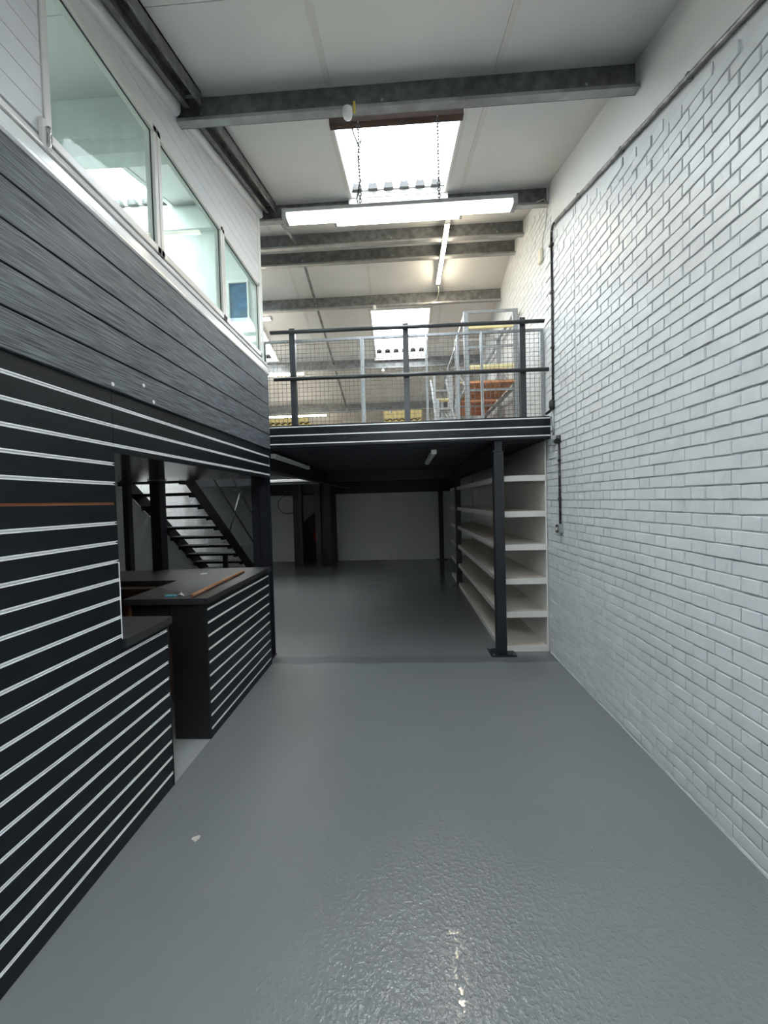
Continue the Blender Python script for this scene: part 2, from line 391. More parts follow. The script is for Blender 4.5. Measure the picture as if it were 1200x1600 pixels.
for kz in range(-23, 46):
    z = ZAB + kz*0.075
    for (a, b, t) in course_bricks(YF+0.02, 9.6, kz):
        ym = (a+b)/2
        top = zcond(ym)-0.05 if ym < 4.45 else zc(ym)-0.12
        if z+0.04 > top: continue
        if ym > 4.6 and z < 2.7 and ym > 5.2: continue     # behind the shelving
        if a < JY < b: t = 'X'
        pr = project((XR, ym, z))
        ok = pr and -60 < pr[0] < 1260 and -40 < pr[1] < 1640
        if not ok and ym > 1.2: continue
        if not ok and (ym < 0.6): continue
        area = (b-a)/(pr[2]**3) if ok and pr else 0
        if ok and pr and (pr[0] > 1195 or pr[1] < 5): area *= 0.2
        cand.append((area, a, b, z, t))
cand.sort(key=lambda q: -q[0])
SV, SF = [], []
n_ind = 0
for area, a, b, z, t in cand:
    rnd = random.random()
    if t != 'X' and n_ind < 300 and area > 0:
        me = random.choice(VAR_S if t == 'S' else VAR_H)[0]
        o = bpy.data.objects.new('brick', me); COL.objects.link(o); o.parent = wr
        o.location = (XR, (a+b)/2 + random.uniform(-.0012, .0012), z + random.uniform(-.0012, .0012))
        o.scale = (random.uniform(0.7, 1.25), 1, random.choice((1, -1)) * random.uniform(0.98, 1.015))
        o.rotation_euler = (random.uniform(-.006, .006), 0, random.uniform(-.004, .004))
        o.scale.z = abs(o.scale.z)
        n_ind += 1
    else:
        pieces = [(a, b)] if t != 'X' else [(a, JY-0.002), (JY+0.002, b)]
        for (p, q) in pieces:
            if q-p < 0.03: continue
            _, V, Fc = random.choice(VAR_S if (q-p) > 0.15 else VAR_H)
            nom = SLEN if (q-p) > 0.15 else HLEN
            sc = (q-p-JOINT)/nom; n = len(SV); dx = random.uniform(0.7, 1.25)
            if p > 4.45: dx *= 0.45
            elif z > zcond((p+q)/2)-0.28: dx *= 0.55
            SV += [(XR + v[0]*dx, (p+q)/2 + v[1]*sc, z + v[2]) for v in V]
            SF += [tuple(n+i for i in f) for f in Fc]
def stuff_mesh(name, V, Fs, m, parent, flip=1):
    me = bpy.data.meshes.new(name); me.from_pydata(V, [], Fs); me.materials.append(m)
    bm = bmesh.new(); bm.from_mesh(me); bmesh.ops.recalc_face_normals(bm, faces=bm.faces[:]); bm.to_mesh(me); bm.free()
    o = bpy.data.objects.new(name, me); COL.objects.link(o); o.parent = parent; o['kind'] = 'stuff'; return o
stuff_mesh('distant_bricks', SV, SF, M_BRICK, wr)
MB().box(XR-0.006, XR, JY-0.012, JY+0.012, 0, zcond(JY)).build('movement_joint', M_MORTAR, wr)
# rough plaster fillet along the floor
mb = MB(); n = 60
prof = []
for i in range(n):
    ya = YF + (4.66-YF)*i/n; yb = YF + (4.66-YF)*(i+1)/n
    h = 0.016 + 0.006*math.sin(i*1.7) ; h2 = 0.016 + 0.006*math.sin((i+1)*1.7)
    mb.quadbox([(XR-0.012,ya,0),(XR,ya,0),(XR,yb,0),(XR-0.012,yb,0),(XR-0.010,ya,h),(XR,ya,h),(XR,yb,h2),(XR-0.010,yb,h2)])
mb.build('floor_fillet', M_MORTAR, wr)
# bricks of the outer left wall seen behind the stair: about six pixels a course, joined
SV, SF = [], []
for kz in range(-20, 40):
    z = ZAB + kz*0.075
    for (a, b, t) in course_bricks(4.6, 12.1, kz):
        if z > zc((a+b)/2)-0.15: continue
        _, V, Fc = random.choice(VAR_S if t == 'S' else VAR_H); n = len(SV)
        SV += [(XO - v[0]*1.3, (a+b)/2 + v[1], z + v[2]) for v in V]; SF += [tuple(n+i for i in f) for f in Fc]
stuff_mesh('distant_bricks', SV, SF, M_BRICKLIT, wo)

# --- roof: opaque skin with openings, then ceiling boards beneath it
def slope_cells(y0, y1, holes, SKX):
    xs = sorted({XO-0.2, XR+0.2} | {v for sx in SKX for v in sx}); ys = sorted({y0, y1} | {v for h in holes for v in h})
    out = []
    for i in range(len(xs)-1):
        for j in range(len(ys)-1):
            a, b, c, d = xs[i], xs[i+1], ys[j], ys[j+1]
            if any(abs(a-s[0]) < 1e-6 for s in SKX if True) and any(abs(c-h[0]) < 1e-6 and not (h == SKY_UP_ADDED and a > -2) for h in holes): continue
            out.append((a, b, c, d))
    return out
def slab(mb, a, b, c, d, lo, hi):
    mb.quadbox([(a,c,zc(c)+lo),(b,c,zc(c)+lo),(b,d,zc(d)+lo),(a,d,zc(d)+lo),(a,c,zc(c)+hi),(b,c,zc(c)+hi),(b,d,zc(d)+hi),(a,d,zc(d)+hi)])
mb = MB()
NEARH = [SKY_BACK_ADDED, SKY_NEAR]; FARH = [SKY_UP_ADDED, SKY_FAR, SKY_LOW]
for c in slope_cells(YF-0.2, YR, NEARH, SKX) + slope_cells(YR, YB+0.2, FARH, SKXF): slab(mb, *c, 0.014, 0.06)
ceil = struct('ceiling', mb, M_CEILGAP)
def panels(ys, holes, SKX):
    xs = [XO, -3.5, -2.47, -1.635, -0.5, 0.54, 0.70, XR]
    # board joints at x = -1.635, -0.45 and 0.70 as photographed
    for j in range(len(ys)-1):
        for (a, b) in ((XO, -1.635), (-1.635, -0.45), (-0.45, 0.70), (0.70, XR)):
            segs = [(a, b, ys[j], ys[j+1])]
            for h in holes:
                for sx in SKX:
                    new = []
                    if h == SKY_UP_ADDED and sx[0] > -2: continue
                    for (p, q, r, s) in segs:
                        if sx[1] <= p or sx[0] >= q or h[1] <= r or h[0] >= s: new.append((p, q, r, s)); continue
                        if sx[0] > p+0.02: new.append((p, sx[0], r, s))
                        if sx[1] < q-0.02: new.append((sx[1], q, r, s))
                        l, m_ = max(p, sx[0]), min(q, sx[1])
                        if h[0] > r: new.append((l, m_, r, h[0]))
                        if h[1] < s: new.append((l, m_, h[1], s))
                    segs = new
            for (p, q, r, s) in segs:
                if q-p < 0.03 or s-r < 0.02: continue
                m_ = MB(); slab(m_, p+0.003, q-0.003, r+0.002, s-0.002, 0.0, 0.0135); m_.build('ceiling_board', M_CEIL, ceil)
panels([YF, 2.2, 2.875, 4.565, YR], NEARH, SKX)
panels([YR, 6.67, 8.32, 10.04, YB], FARH, SKXF)
for x in (-1.635, -0.45, 0.70):            # jointing strips
    for (c, d) in ((YF, 2.86), (2.90, 4.55), (4.59, 5.40), (5.83, 6.65), (6.69, 8.30), (8.34, 10.02), (10.06, YB)):
        segs = [(c, d)]
        if x == -0.45: segs = [(c, min(d, 3.10))] if c < 3.1 < d else ([(c, d)] if d < 6.7 or c > 8.2 and d < 10.3 else [])
        for (c, d) in segs:
            if c < YR < d or d-c < 0.05: continue
            m_ = MB(); slab(m_, x-0.020, x+0.020, c, d, -0.007, 0.0); m_.build('joint_strip', M_STRIP, ceil)

# --- rooflights (window_1 ... ) with reveal, corrugated sheet in two laps, filler at the lap
def corr_sheet(x0, x1, y0, y1, lift):
    mb = MB(); nx = int((x1-x0+0.16)/0.021); n = len(mb.v)
    for yy in (y0, y1):
        for i in range(nx+1):
            x = x0-0.08 + (x1-x0+0.16)*i/nx
            mb.v.append((x, yy, zc(yy) + lift + 0.022*math.cos(2*math.pi*(x-x0)/0.168)))
    for i in range(nx): mb.f.append((n+i, n+i+1, n+nx+1+i+1, n+nx+1+i)); mb.sm.append(True)
    return mb
def rooflight(name, sx, sy, lap, mt, fh=0.085, lining=0.0):
    root = bpy.data.objects.new(name, None); COL.objects.link(root); root.location = (sx[0], sy[0], zc(sy[0])); root['kind'] = 'structure'
    x0, x1 = sx; y0, y1 = sy
    for (a, b) in ((x0, x0+0.018), (x1-0.018, x1)):
        m_ = MB(); slab(m_, a, b, y0, y1, -0.012, 0.085); m_.build('reveal', M_SHELF, root)
    for (a, b) in ((y0, y0+0.018), (y1-0.018, y1)):
        m_ = MB(); slab(m_, x0+0.018, x1-0.018, a, b, -0.012, 0.085); m_.build('reveal', M_SHELF, root)
    corr_sheet(x0, x1, y0-0.15, lap, 0.105).build('rooflight_sheet', mt, root)
    corr_sheet(x0, x1, lap-0.08, y1+0.15, 0.120).build('rooflight_sheet', mt, root)
    for (a, b) in ((x0-0.030, x0), (x1, x1+0.030)):
        m_ = MB(); slab(m_, a, b, y0, y1, -0.010, 0.0); m_.build('outer_trim', M_STRIP, root)
    if lining: MB().box(x0-0.02, x1+0.02, y1-0.005, y1+0.004, zc(y1)-lining, zc(y1)+0.0).build('lining_board', M_SHELF, root)
    if fh <= 0: return
    m_ = MB(); k = int((x1-x0)/0.168)+1
    for i in range(k):
        cx = x0 + 0.168*(i+0.5)
        if cx+0.04 > x1-0.02: continue
        pts = []
        for j in range(9):
            t = math.pi*j/8; pts.append((cx-0.052*math.cos(t), fh*math.sin(t)))
        n = len(m_.v)
        for yy in (lap-0.09, lap-0.02):
            for (px, pz) in pts: m_.v.append((px, yy, zc(yy)+0.030+pz))
        m_.f.append(tuple(n+j for j in range(9))); m_.f.append(tuple(n+9+j for j in range(9))); m_.sm += [False, False]
        for j in range(8): m_.f.append((n+j, n+j+1, n+10+j, n+9+j)); m_.sm.append(True)
        m_.f.append((n, n+8, n+17, n+9)); m_.sm.append(False)
    m_.box(x0+0.02, x1-0.02, lap-0.04, lap-0.03, zc(lap)+0.022, zc(lap)+0.032)
    m_.build('profile_filler', M_FILL, root)
rooflight('window_1', SKX[0], SKY_NEAR, 4.48, M_GRP, lining=0.15)
rooflight('window_2', SKX[1], SKY_NEAR, 4.50-0.02, M_GRP)
rooflight('window_3', SKX[0], (SKY_FAR[0], 8.25), 8.20, M_GRP, 0.035, lining=0.07)
rooflight('window_4', SKXF[1], SKY_FAR, 8.20, M_GRP, 0.035)
rooflight('window_5', SKX[0], SKY_LOW, 11.2, M_GRPY, 0)
rooflight('window_6', SKXF[1], SKY_LOW, 11.2, M_GRPY, 0)
rooflight('added_window_7', SKX[0], SKY_BACK_ADDED, -1.0, M_GRP)  # unseen rooflight added behind the camera to light the aisle
rooflight('added_window_13', SKXF[1], SKY_UP_ADDED, 6.4, M_GRP, 0)  # invented rooflight, hidden from view, brightens the stair wall
rooflight('added_window_8', SKX[1], SKY_BACK_ADDED, -1.0, M_GRP)  # second unseen rooflight behind the camera, also added for its daylight

# ------------------------------------------------------------------ purlins
def purlin(y, x0, x1, label, tie=None):
    z = zc(y)-0.002; t = 0.006; H = 0.205; Fl = 0.062
    o = thing('steel_purlin', label, 'roof beam', ((x0+x1)/2, y, z-H), 'steel roof purlins')
    MB().box(x0, x1, y-t, y, z-H, z).build('web', M_GALV, o)
    MB().box(x0, x1, y-Fl, y-t, z-H-0.001, z-H+t).box(x0, x1, y-Fl, y-Fl+t, z-H+t, z-H+0.022).build('bottom_flange', M_FLANGELIT, o)
    MB().box(x0, x1, y, y+0.05, z-t, z).build('top_flange', M_GALV, o)
    m_ = MB()
    for bx in (-1.36, -0.08, 1.3):
        for dz in (0.12, 0.17):
            if x0+0.05 < bx < x1: MB().tube([(bx, y-t-0.010, z-dz), (bx, y-t, z-dz)], 0.011, 6).build('bolt', M_GALV2, o)
    return o
purlin(2.885, -1.55, 1.628, 'longest dark galvanised purlin across the top, in front of the rooflight')
purlin(4.575, XO, 1.635, 'galvanised purlin just behind the big hanging tube light')
purlin(5.43, XO, 1.635, 'upper of the two close ridge purlins, mottled grey')
purlin(5.83, XO, 1.635, 'lower, browner ridge purlin with splashed white end')
purlin(6.67, XO, 1.635, 'galvanised purlin above the rear rooflight and the guard rail')
purlin(8.32, XO, 1.635, 'galvanised purlin seen through the mesh below the rear rooflight')
purlin(10.04, XO, 1.635, 'lowest visible galvanised purlin, just above the mezzanine floor')
# splashed plaster on the end of the browner ridge purlin
m_ = MB()
for i in range(9):
    x = 1.52+0.1*random.random(); z = zc(5.83)-0.16-0.04*random.random(); m_.box(x, x+0.02, 5.760, 5.768, z, z+0.012)
# rafter / bracing line
def bracing(y0, y1, x0, x1, dep, label):
    m_ = MB(); off = 0.004
    slab(m_, x0, x0+0.012, y0, y1, -dep, -off); slab(m_, x1-0.012, x1, y0, y1, -dep, -off); slab(m_, x0, x1, y0, y1, -0.02, -off); slab(m_, x0-0.0, x0+0.035, y0, y1, -dep-0.008, -dep)
    o = m_.build('roof_rail', M_GALV); plain(o, ((x0+x1)/2, (y0+y1)/2, zc((y0+y1)/2)-dep)); return tag(o, label, 'roof rail')
bracing(YF, 2.815, -1.455, -1.335, 0.10, 'dark steel channel running up the roof beside the white wall, nearest piece')
bracing(2.90, 4.505, -1.455, -1.335, 0.10, 'dark steel channel beside the white wall, between the first two purlins')
def tie(y0, y1, label):
    m_ = MB(); slab(m_, -1.375, -1.335, y0, y1, -0.115, -0.109); slab(m_, -1.375, -1.369, y0, y1, -0.109, -0.075)
    o = m_.build('roof_tie', M_GALV); plain(o, (-1.355, (y0+y1)/2, zc((y0+y1)/2)-0.115)); tag(o, label, 'roof tie')
tie(4.59, 5.365, 'short thin steel tie between the second purlin and the ridge, under the roof boards')
tie(5.84, 6.605, 'thin steel tie just beyond the ridge purlins')
tie(6.68, 8.255, 'thin steel tie crossing above the guard rail')
tie(8.33, 9.975, 'thin steel tie seen through the mesh panel, lowest of them')

# timber trimmer over the first rooflight
o = MB().box(-0.485, 0.51, 3.06, 3.115, 4.60, zc(3.06)-0.002, 0.003).build('timber_trimmer', M_TIMBER); plain(o, (0.02, 3.09, 4.585))
tag(o, 'dark brown timber piece along the top edge of the first rooflight', 'timber')

# ------------------------------------------------------------------ lights
def batten(name, c, L, axis, label, lit=True, w=0.075, h=0.05, group=None, ends=True, lm=None):
    o = thing(name, label, 'tube light', c, group); x, y, z = c
    def bx(l0, l1, w0, w1, z0, z1, c_=0.0):
        return MB().box(x+l0, x+l1, y+w0, y+w1, z+z0, z+z1, c_) if axis == 'x' else MB().box(x+w0, x+w1, y+l0, y+l1, z+z0, z+z1, c_)
    bx(-L/2, L/2, -w/2, w/2, h*0.55, h, 0.003).build('light_body', M_GREYPL if lit else M_WHITEPL, o)
    bx(-L/2+0.03, L/2-0.03, -w/2+0.006, w/2-0.006, 0, h*0.55, 0.006).build('diffuser', (lm or M_LAMP) if lit else M_WHITEPL, o)
    if ends:
        for sgn in (-1, 1):
            a, b = sorted((sgn*(L/2-0.03), sgn*(L/2+0.004)))
            bx(a, b, -w/2-0.002, w/2+0.002, -0.002, h+0.002, 0.004).build('end_cap', M_GREYPL if lit else M_WHITEPL, o)
    return o
fl = batten('tube_light', (0.012, 3.03, 3.885), 1.70, 'x', 'large lit tube light hanging on two chains under the first rooflight', w=0.10, h=0.065, lm=M_LAMPF)
def chain(x, y, z0, z1, parent):
    m_ = MB(); n = int((z1-z0)/0.024); 
    for i in range(n):
        zz = z1 - 0.024*(i+0.5); a = i % 2
        pts = []
        for j in range(7):
            t = 2*math.pi*j/6; dx, dz = 0.011*math.cos(t), 0.017*math.sin(t)
            pts.append((x+(dx if a else 0), y+(0 if a else dx), zz+dz))
        m_.tube(pts, 0.0036, 4, cap=False)
    o = m_.build('chain', M_RAIL, parent); o['kind'] = 'stuff'
chain(-0.267, 3.045, 3.95, 4.58, fl); chain(0.315, 3.045, 3.95, 4.58, fl)
MB().tube([(-0.24, 3.03, 4.46), (-0.275, 3.03, 4.35), (-0.262, 3.03, 4.15), (-0.29, 3.03, 4.02), (-0.275, 3.03, 3.95)], 0.004, 6).build('cable', M_BCABLE, fl)
MB().tube([(-0.19, 3.03, 3.885), (-0.185, 3.03, 3.86), (-0.195, 3.03, 3.845), (-0.20, 3.03, 3.855)], 0.005, 6).build('hook', M_WHITEPL, fl)
batten('tube_light', (0.01, 4.86, 5.085), 1.50, 'x', 'lit tube light mostly hidden behind the large hanging one', w=0.08, lm=M_LAMPF)
f2 = batten('tube_light', (0.615, 5.70, 5.115), 1.42, 'y', 'lit tube light pointing away along the roof under the ridge purlins', w=0.06, h=0.045)
MB().tube([(0.615, 6.41, 5.15), (0.63, 6.45, 5.05), (0.60, 6.52, 4.95), (0.48, 6.585, 4.93), (0.30, 6.59, 4.925)], 0.006, 6).build('cable', M_CABLE, f2)
batten('tube_light', (-2.83, 6.60, 4.80), 1.5, 'x', 'lit tube light with only its tip showing beside the window box', w=0.07, lm=M_LAMPL)
batten('tube_light', (-2.70, 8.26, 4.42), 1.5, 'x', 'lit tube light behind the left guard rail post', w=0.07, lm=M_LAMPL)
batten('tube_light', (-2.60, 9.97, 3.93), 1.55, 'x', 'lit tube light lowest behind the mesh, just above the mezzanine edge', w=0.07, lm=M_LAMPL)
batten('tube_light', (-1.55, 5.66, 2.335), 1.75, 'y', 'unlit tube light under the mezzanine, left one', lit=False, w=0.06)
batten('tube_light', (0.375, 5.62, 2.335), 1.45, 'y', 'unlit tube light under the mezzanine, right one', lit=False, w=0.06)
batten('tube_light', (-2.50, 8.20, 2.23), 1.2, 'x', 'unlit tube light on the dark beam beside the slatted box end', lit=False, w=0.06)

# movement sensor on the first purlin
s_o = thing('movement_sensor', 'white round movement sensor under the big front purlin', 'sensor', (-0.315, 2.80, 4.36))
MB().tube([(-0.315,2.80,4.455),(-0.315,2.80,4.45),(-0.315,2.80,4.415),(-0.315,2.80,4.395),(-0.315,2.80,4.385)], [0.028,0.033,0.033,0.028,0.012], 16).build('housing', M_WHITEPL, s_o)
MB().box(-0.275, -0.26, 2.80, 2.812, 4.43, 4.50).build('yellow_tie', M_YTAG, s_o)
MB().tube([(-0.30,2.80,4.36),(-0.28,2.86,4.33),(-0.26,2.95,4.33),(-0.245,3.03,4.40)], 0.005, 6).build('cable', M_BCABLE, s_o)
for (px, y, z, r, lab) in ((-0.395, 6.60, 4.93, 0.028, 'small white sensor under the purlin above the rear rooflight'), (-0.355, 8.25, 4.44, 0.032, 'small clear round fitting hanging below the rear rooflight'),
                           (-0.27, 9.98, 3.98, 0.03, 'small white fitting above the yellowed rooflight behind the mesh')):
    o = MB().tube([(px,y,z+0.02),(px,y,z),(px,y,z-0.04),(px,y,z-0.05)], [r*0.5, r, r, r*0.4], 12).build('ceiling_fitting', M_WHITEPL); plain(o, (px, y, z)); tag(o, lab, 'ceiling fitting')

# ------------------------------------------------------------------ left partition: slat wall, cladding, boards, trims
XP = XL                                  # face plane
wl = struct('wall_left', MB().box(XP-0.10, XP-0.022, YF, 2.05, 0, 3.25).box(XP-0.10, XP-0.022, 2.05, 2.47, 0, 1.035).box(XP-0.10, XP-0.022, 2.05, 4.52, 2.09, 3.25), M_SLATBACK)
GROOVES = [2.323, 2.221, 2.120, 2.019, 1.917, 1.812, 1.709, 1.607, 1.507, 1.408, 1.310, 1.209, 1.108, 1.006, 0.904, 0.802, 0.700, 0.598, 0.496, 0.394, 0.292, 0.190, 0.088]
GH = 0.0120
def slats(parent, x, y0, y1, zlist, ztop, zbot, face=1, bare=None, ins=True):
    zs = sorted([z for z in zlist if zbot+0.01 < z < ztop-0.01], reverse=True)
    edges = [ztop] + [e for z in zs for e in (z+GH/2, z-GH/2)] + [zbot]
    for i in range(0, len(edges), 2):
        MB().box(x-0.018, x, y0, y1, edges[i+1], edges[i], 0.0012).build('slat', M_SLAT, parent)
    for z in zs:
        m_ = M_ALU
        if bare is not None and abs(z-bare) < 0.01: m_ = M_BARE
        # channel insert: back with two lips
        q = MB().box(x-0.0175, x-0.009, y0, y1, z-GH/2, z+GH/2)
        if m_ is M_ALU: q.box(x-0.009, x+0.0012, y0, y1, z+GH/2-0.0025, z+GH/2+0.0026).box(x-0.009, x+0.0012, y0, y1, z-GH/2-0.0026, z-GH/2+0.0025)
        o = q.build('groove_insert', m_, parent)
        if m_ is M_BARE: o['label'] = 'bare orange-brown groove without its metal insert'
# upper courses run the full length; courses 4+ stop at the pillar; a butt joint near the pillar edge
slats(wl, XP, YF, 2.06, GROOVES, 2.402, 1.036, bare=1.812)
slats(wl, XP, 2.063, 4.546, GROOVES, 2.402, 2.082)
slats(wl, XP, YF, 2.466, GROOVES, 1.035, 0.0)
MB().box(XP-0.055, XP+0.003, 2.060, 2.0635, 1.09, 1.50).build('edge_trim', M_ALU, wl)
MB().box(XP-0.055, XP, 2.0602, 2.0635, 1.50, 2.081).build('edge_trim', M_SLAT, wl)
MB().box(XP-0.12, XP+0.003, 2.467, 2.476, 0, 1.035).build('edge_panel', M_BLACK, wl)
MB().box(XP-0.022, XP, 4.5465, 4.556, 2.09, 3.245).build('end_board', M_CLAD, wl)
CL = [3.243, 3.075, 2.906, 2.737, 2.570, 2.403]
for i in range(5):
    x1 = XP+0.016
    m_ = MB(); z1, z0 = CL[i]-0.004, CL[i+1]+0.005
    m_.box(XP-0.02, x1, YF, 4.553, z0, z1, 0.003); m_.build('cladding_board', M_CLAD, wl)
# filler spots on the cladding
for (y, z) in ((2.055, 2.435), (2.31, 2.50), (2.40, 2.425)):
    m_ = MB(); r = 0.012; n = len(m_.v)
    m_.tube([(XP+0.016, y, z), (XP+0.0185, y, z), (XP+0.019, y, z)], [0.012, 0.010, 0.004], 9); o = m_.build('filler_spot', M_WHITEPL, wl); o['label'] = 'round white filler spot'
# soffit under the box and bulkhead
o = struct('trim_1', MB().box(XO, XP-0.022, YF, 4.50, 2.082, 2.094), M_SOFFIT)
# sill trims (bright moulded)
def trim(name, prof, y0, y1, m, struct_=True):
    q = MB(); q.extrude_path(prof, (0, y0, 0), (0, y1, 0)); o = q.build(name, m)
    o['kind'] = 'structure'; return o
trim('trim_2', [(XP-0.02,3.245),(XP+0.018,3.245),(XP+0.026,3.255),(XP+0.026,3.270),(XP+0.014,3.285),(XP+0.012,3.330),(XP+0.004,3.343),(XP-0.02,3.343)], YF, 4.575, M_PVC)
trim('trim_3', [(XP-0.03,3.344),(XP+0.018,3.344),(XP+0.020,3.352),(XP+0.002,3.362),(XP-0.004,3.395),(XP-0.03,3.400)], YF, 4.575, M_PVC)
# pale boards: left of the window and above it, cut to the roof slope
def slope_top(y): return 4.287 + 0.262*(y-1.975)
zb = 3.402; k = 0
while zb < 5.0:
    zt = zb + 0.100
    def board(y0, y1):
        # clip to region below the sloping trim
        ys = [y for y in (y0, y1)]
        ycut = (zb - 4.287)/0.262 + 1.975; ytop = (zt - 4.287)/0.262 + 1.975
        a = max(y0, ycut)
        if a >= y1-0.02: return
        za = min(zt, slope_top(a)); m_ = MB(); x0, x1 = XP-0.02, XP
        pts = [(a, zb+0.003), (y1, zb+0.003)]
        if slope_top(y1) < zt: pts += [(y1, slope_top(y1)-0.001)]
        else:
            pts += [(y1, zt)]
            if ytop > a+0.01: pts += [(ytop, zt)]
        pts += [(a, max(zb+0.004, min(zt, slope_top(a))))]
        n = len(pts); m_.v = [(x0, y, z) for y, z in pts] + [(x1, y, z) for y, z in pts]
        m_.f = [tuple(range(n-1, -1, -1)), tuple(n+i for i in range(n))] + [(i, (i+1) % n, n+(i+1) % n, n+i) for i in range(n)]; m_.sm = [False]*(n+2)
        m_.build('board', M_BOARD, wl)
    if zt <= 4.21: board(YF, 1.722)
    else:
        board(YF, 4.41)
    zb = zt; k += 1
# backing behind the boards
q = MB().box(XP-0.06, XP-0.021, YF, 1.722, 3.40, 4.20)
q.quadbox([(XP-0.06,YF,4.203),(XP-0.021,YF,4.203),(XP-0.021,4.41,4.203),(XP-0.06,4.41,4.203),(XP-0.06,YF,4.21),(XP-0.021,YF,4.21),(XP-0.021,4.41,zc(4.41)),(XP-0.06,4.41,zc(4.41))])
q.build('backing', M_BOARD, wl)
# sloping rounded white trim at the head of the wall
for (c, d) in ((YF, 2.81), (2.90, 4.50)):
    m_ = MB(); prof = []
    for j in range(9):
        t = -math.pi/2 + math.pi/2*j/8
        prof.append((XP+0.005+0.035*math.cos(t), -0.13+0.035*math.sin(t)))
    prof = [(XP-0.01, -0.165)] + prof + [(XP+0.04, -0.004), (XP-0.01, -0.004)]
    m_.extrude_path([(x, z) for x, z in prof], (0, c, zc(c)), (0, d, zc(d))); o = m_.build('trim_4' if c == YF else 'trim_5', M_BOARD); o['kind'] = 'structure'

# windows in the partition
def window(name, y0, y1, z0, z1):
    root = bpy.data.objects.new(name, None); COL.objects.link(root); root.location = (XP, y0, z0); root['kind'] = 'structure'
    w = 0.045; xa, xb = XP-0.055, XP+0.006
    q = MB(); q.box(xa, xb, y0, y1, z0, z0+w, 0.004).box(xa, xb, y0, y1, z1-w, z1, 0.004); q.box(xa, xb, y0, y0+w*0.8, z0, z1, 0.004).box(xa, xb, y1-w*0.8, y1, z0, z1, 0.004)
    q.build('window_frame', M_FRAME, root)
    g = 0.004; a0, a1, b0, b1 = y0+w*0.8, y1-w*0.8, z0+w, z1-w
    q = MB(); xg0, xg1 = XP-0.02, XP-0.012
    q.box(xg0, xg1, a0, a1, b0, b0+g).box(xg0, xg1, a0, a1, b1-g, b1).box(xg0, xg1, a0, a0+g, b0, b1).box(xg0, xg1, a1-g, a1, b0, b1).build('gasket', M_BEAD, root)
    MB().box(XP-0.024, XP-0.018, a0, a1, b0, b1).build('pane', M_GLASS, root)
ZW0, ZW1 = 3.402, 4.202
window('window_9', 1.727, 2.565, ZW0, ZW1)
window('window_10', 2.570, 3.500, ZW0, ZW1)
window('window_11', 3.505, 4.408, ZW0, ZW1)
# window latch clip at lower left of the first window
lt = thing('window_stay', 'small worn metal bracket on the sill at the near window corner', 'bracket', (XP+0.03, 1.70, 3.34))
MB().box(XP+0.002, XP+0.020, 1.695, 1.715, 3.345, 3.47, 0.003).build('plate', M_FRAME, lt)
m_ = MB()
m_.tube([(XP+0.026, 1.72, 3.345+0.012*i) for i in range(9)], [0.006 if i % 2 else 0.009 for i in range(9)], 8); m_.build('spring_pin', M_CHROME, lt)

# office behind the windows
struct('floor_office', MB().box(XO, XP-0.11, YF, 4.45, 2.10, 3.20), mat('office_carpet', (0.42, 0.44, 0.42), 0.9))
M_OFF = mat('office_wall_paint', (0.60, 0.64, 0.61), 0.6)
XA, XB_, ZA_, ZB_ = -1.86, -1.66, 3.80, 4.22
def end_wall():
    q = MB(); y0, y1 = 4.42, 4.50
    q.box(XO, XA, y0, y1, 3.20, 4.9).box(XB_, XP-0.001, y0, y1, 3.20, 4.9).box(XA, XB_, y0, y1, 3.20, ZA_).box(XA, XB_, y0, y1, ZB_, 4.9)
    q.quadbox([(XO,y0,4.9),(XP-0.001,y0,4.9),(XP-0.001,y1,4.9),(XO,y1,4.9),(XO,y0,zc(y0)-0.001),(XP-0.001,y0,zc(y0)-0.001),(XP-0.001,y1,zc(y1)-0.001),(XO,y1,zc(y1)-0.001)])
    return struct('wall_office_end', q, M_OFF)
end_wall()
wroot = bpy.data.objects.new('window_12', None); COL.objects.link(wroot); wroot.location = (XA, 4.42, ZA_); wroot['kind'] = 'structure'
MB().box(XA-0.02, XB_+0.02, 4.405, 4.42, ZA_-0.03, ZA_).box(XA-0.02, XB_+0.02, 4.405, 4.42, ZB_, ZB_+0.03).box(XA-0.02, XA, 4.405, 4.42, ZA_, ZB_).box(XB_, XB_+0.02, 4.405, 4.42, ZA_, ZB_).build('window_frame', M_PVC, wroot)
MB().box(XA, XB_, 4.43, 4.445, ZA_, ZB_).build('pane', M_BLUE, wroot)
struct('trim_6', MB().box(XO, XP-0.06, 2.80, 2.92, 4.27, zc(2.80)-0.002).box(XO, XP-0.06, 2.77, 2.80, 4.36, 4.40), M_OFF)
struct('trim_7', MB().box(XO, XP-0.06, 4.36, 4.42, 4.80, 5.03), M_OFF)

# ------------------------------------------------------------------ counters
c1 = thing('counter', 'short black slatted counter end with dark worktop beside the opening', 'counter', (XP-0.3, 2.28, 1.036))
MB().box(-2.15, XP+0.022, 2.064, 2.490, 1.040, 1.090, 0.003).build('worktop', M_WORK, c1)
MB().box(-2.13, XP-0.125, 2.425, 2.455, 0.0, 1.039).build('side_panel', M_BLACK, c1)
MB().box(-2.13, XP-0.125, 2.10, 2.42, 0.50, 0.52).build('shelf', M_BLACK, c1)

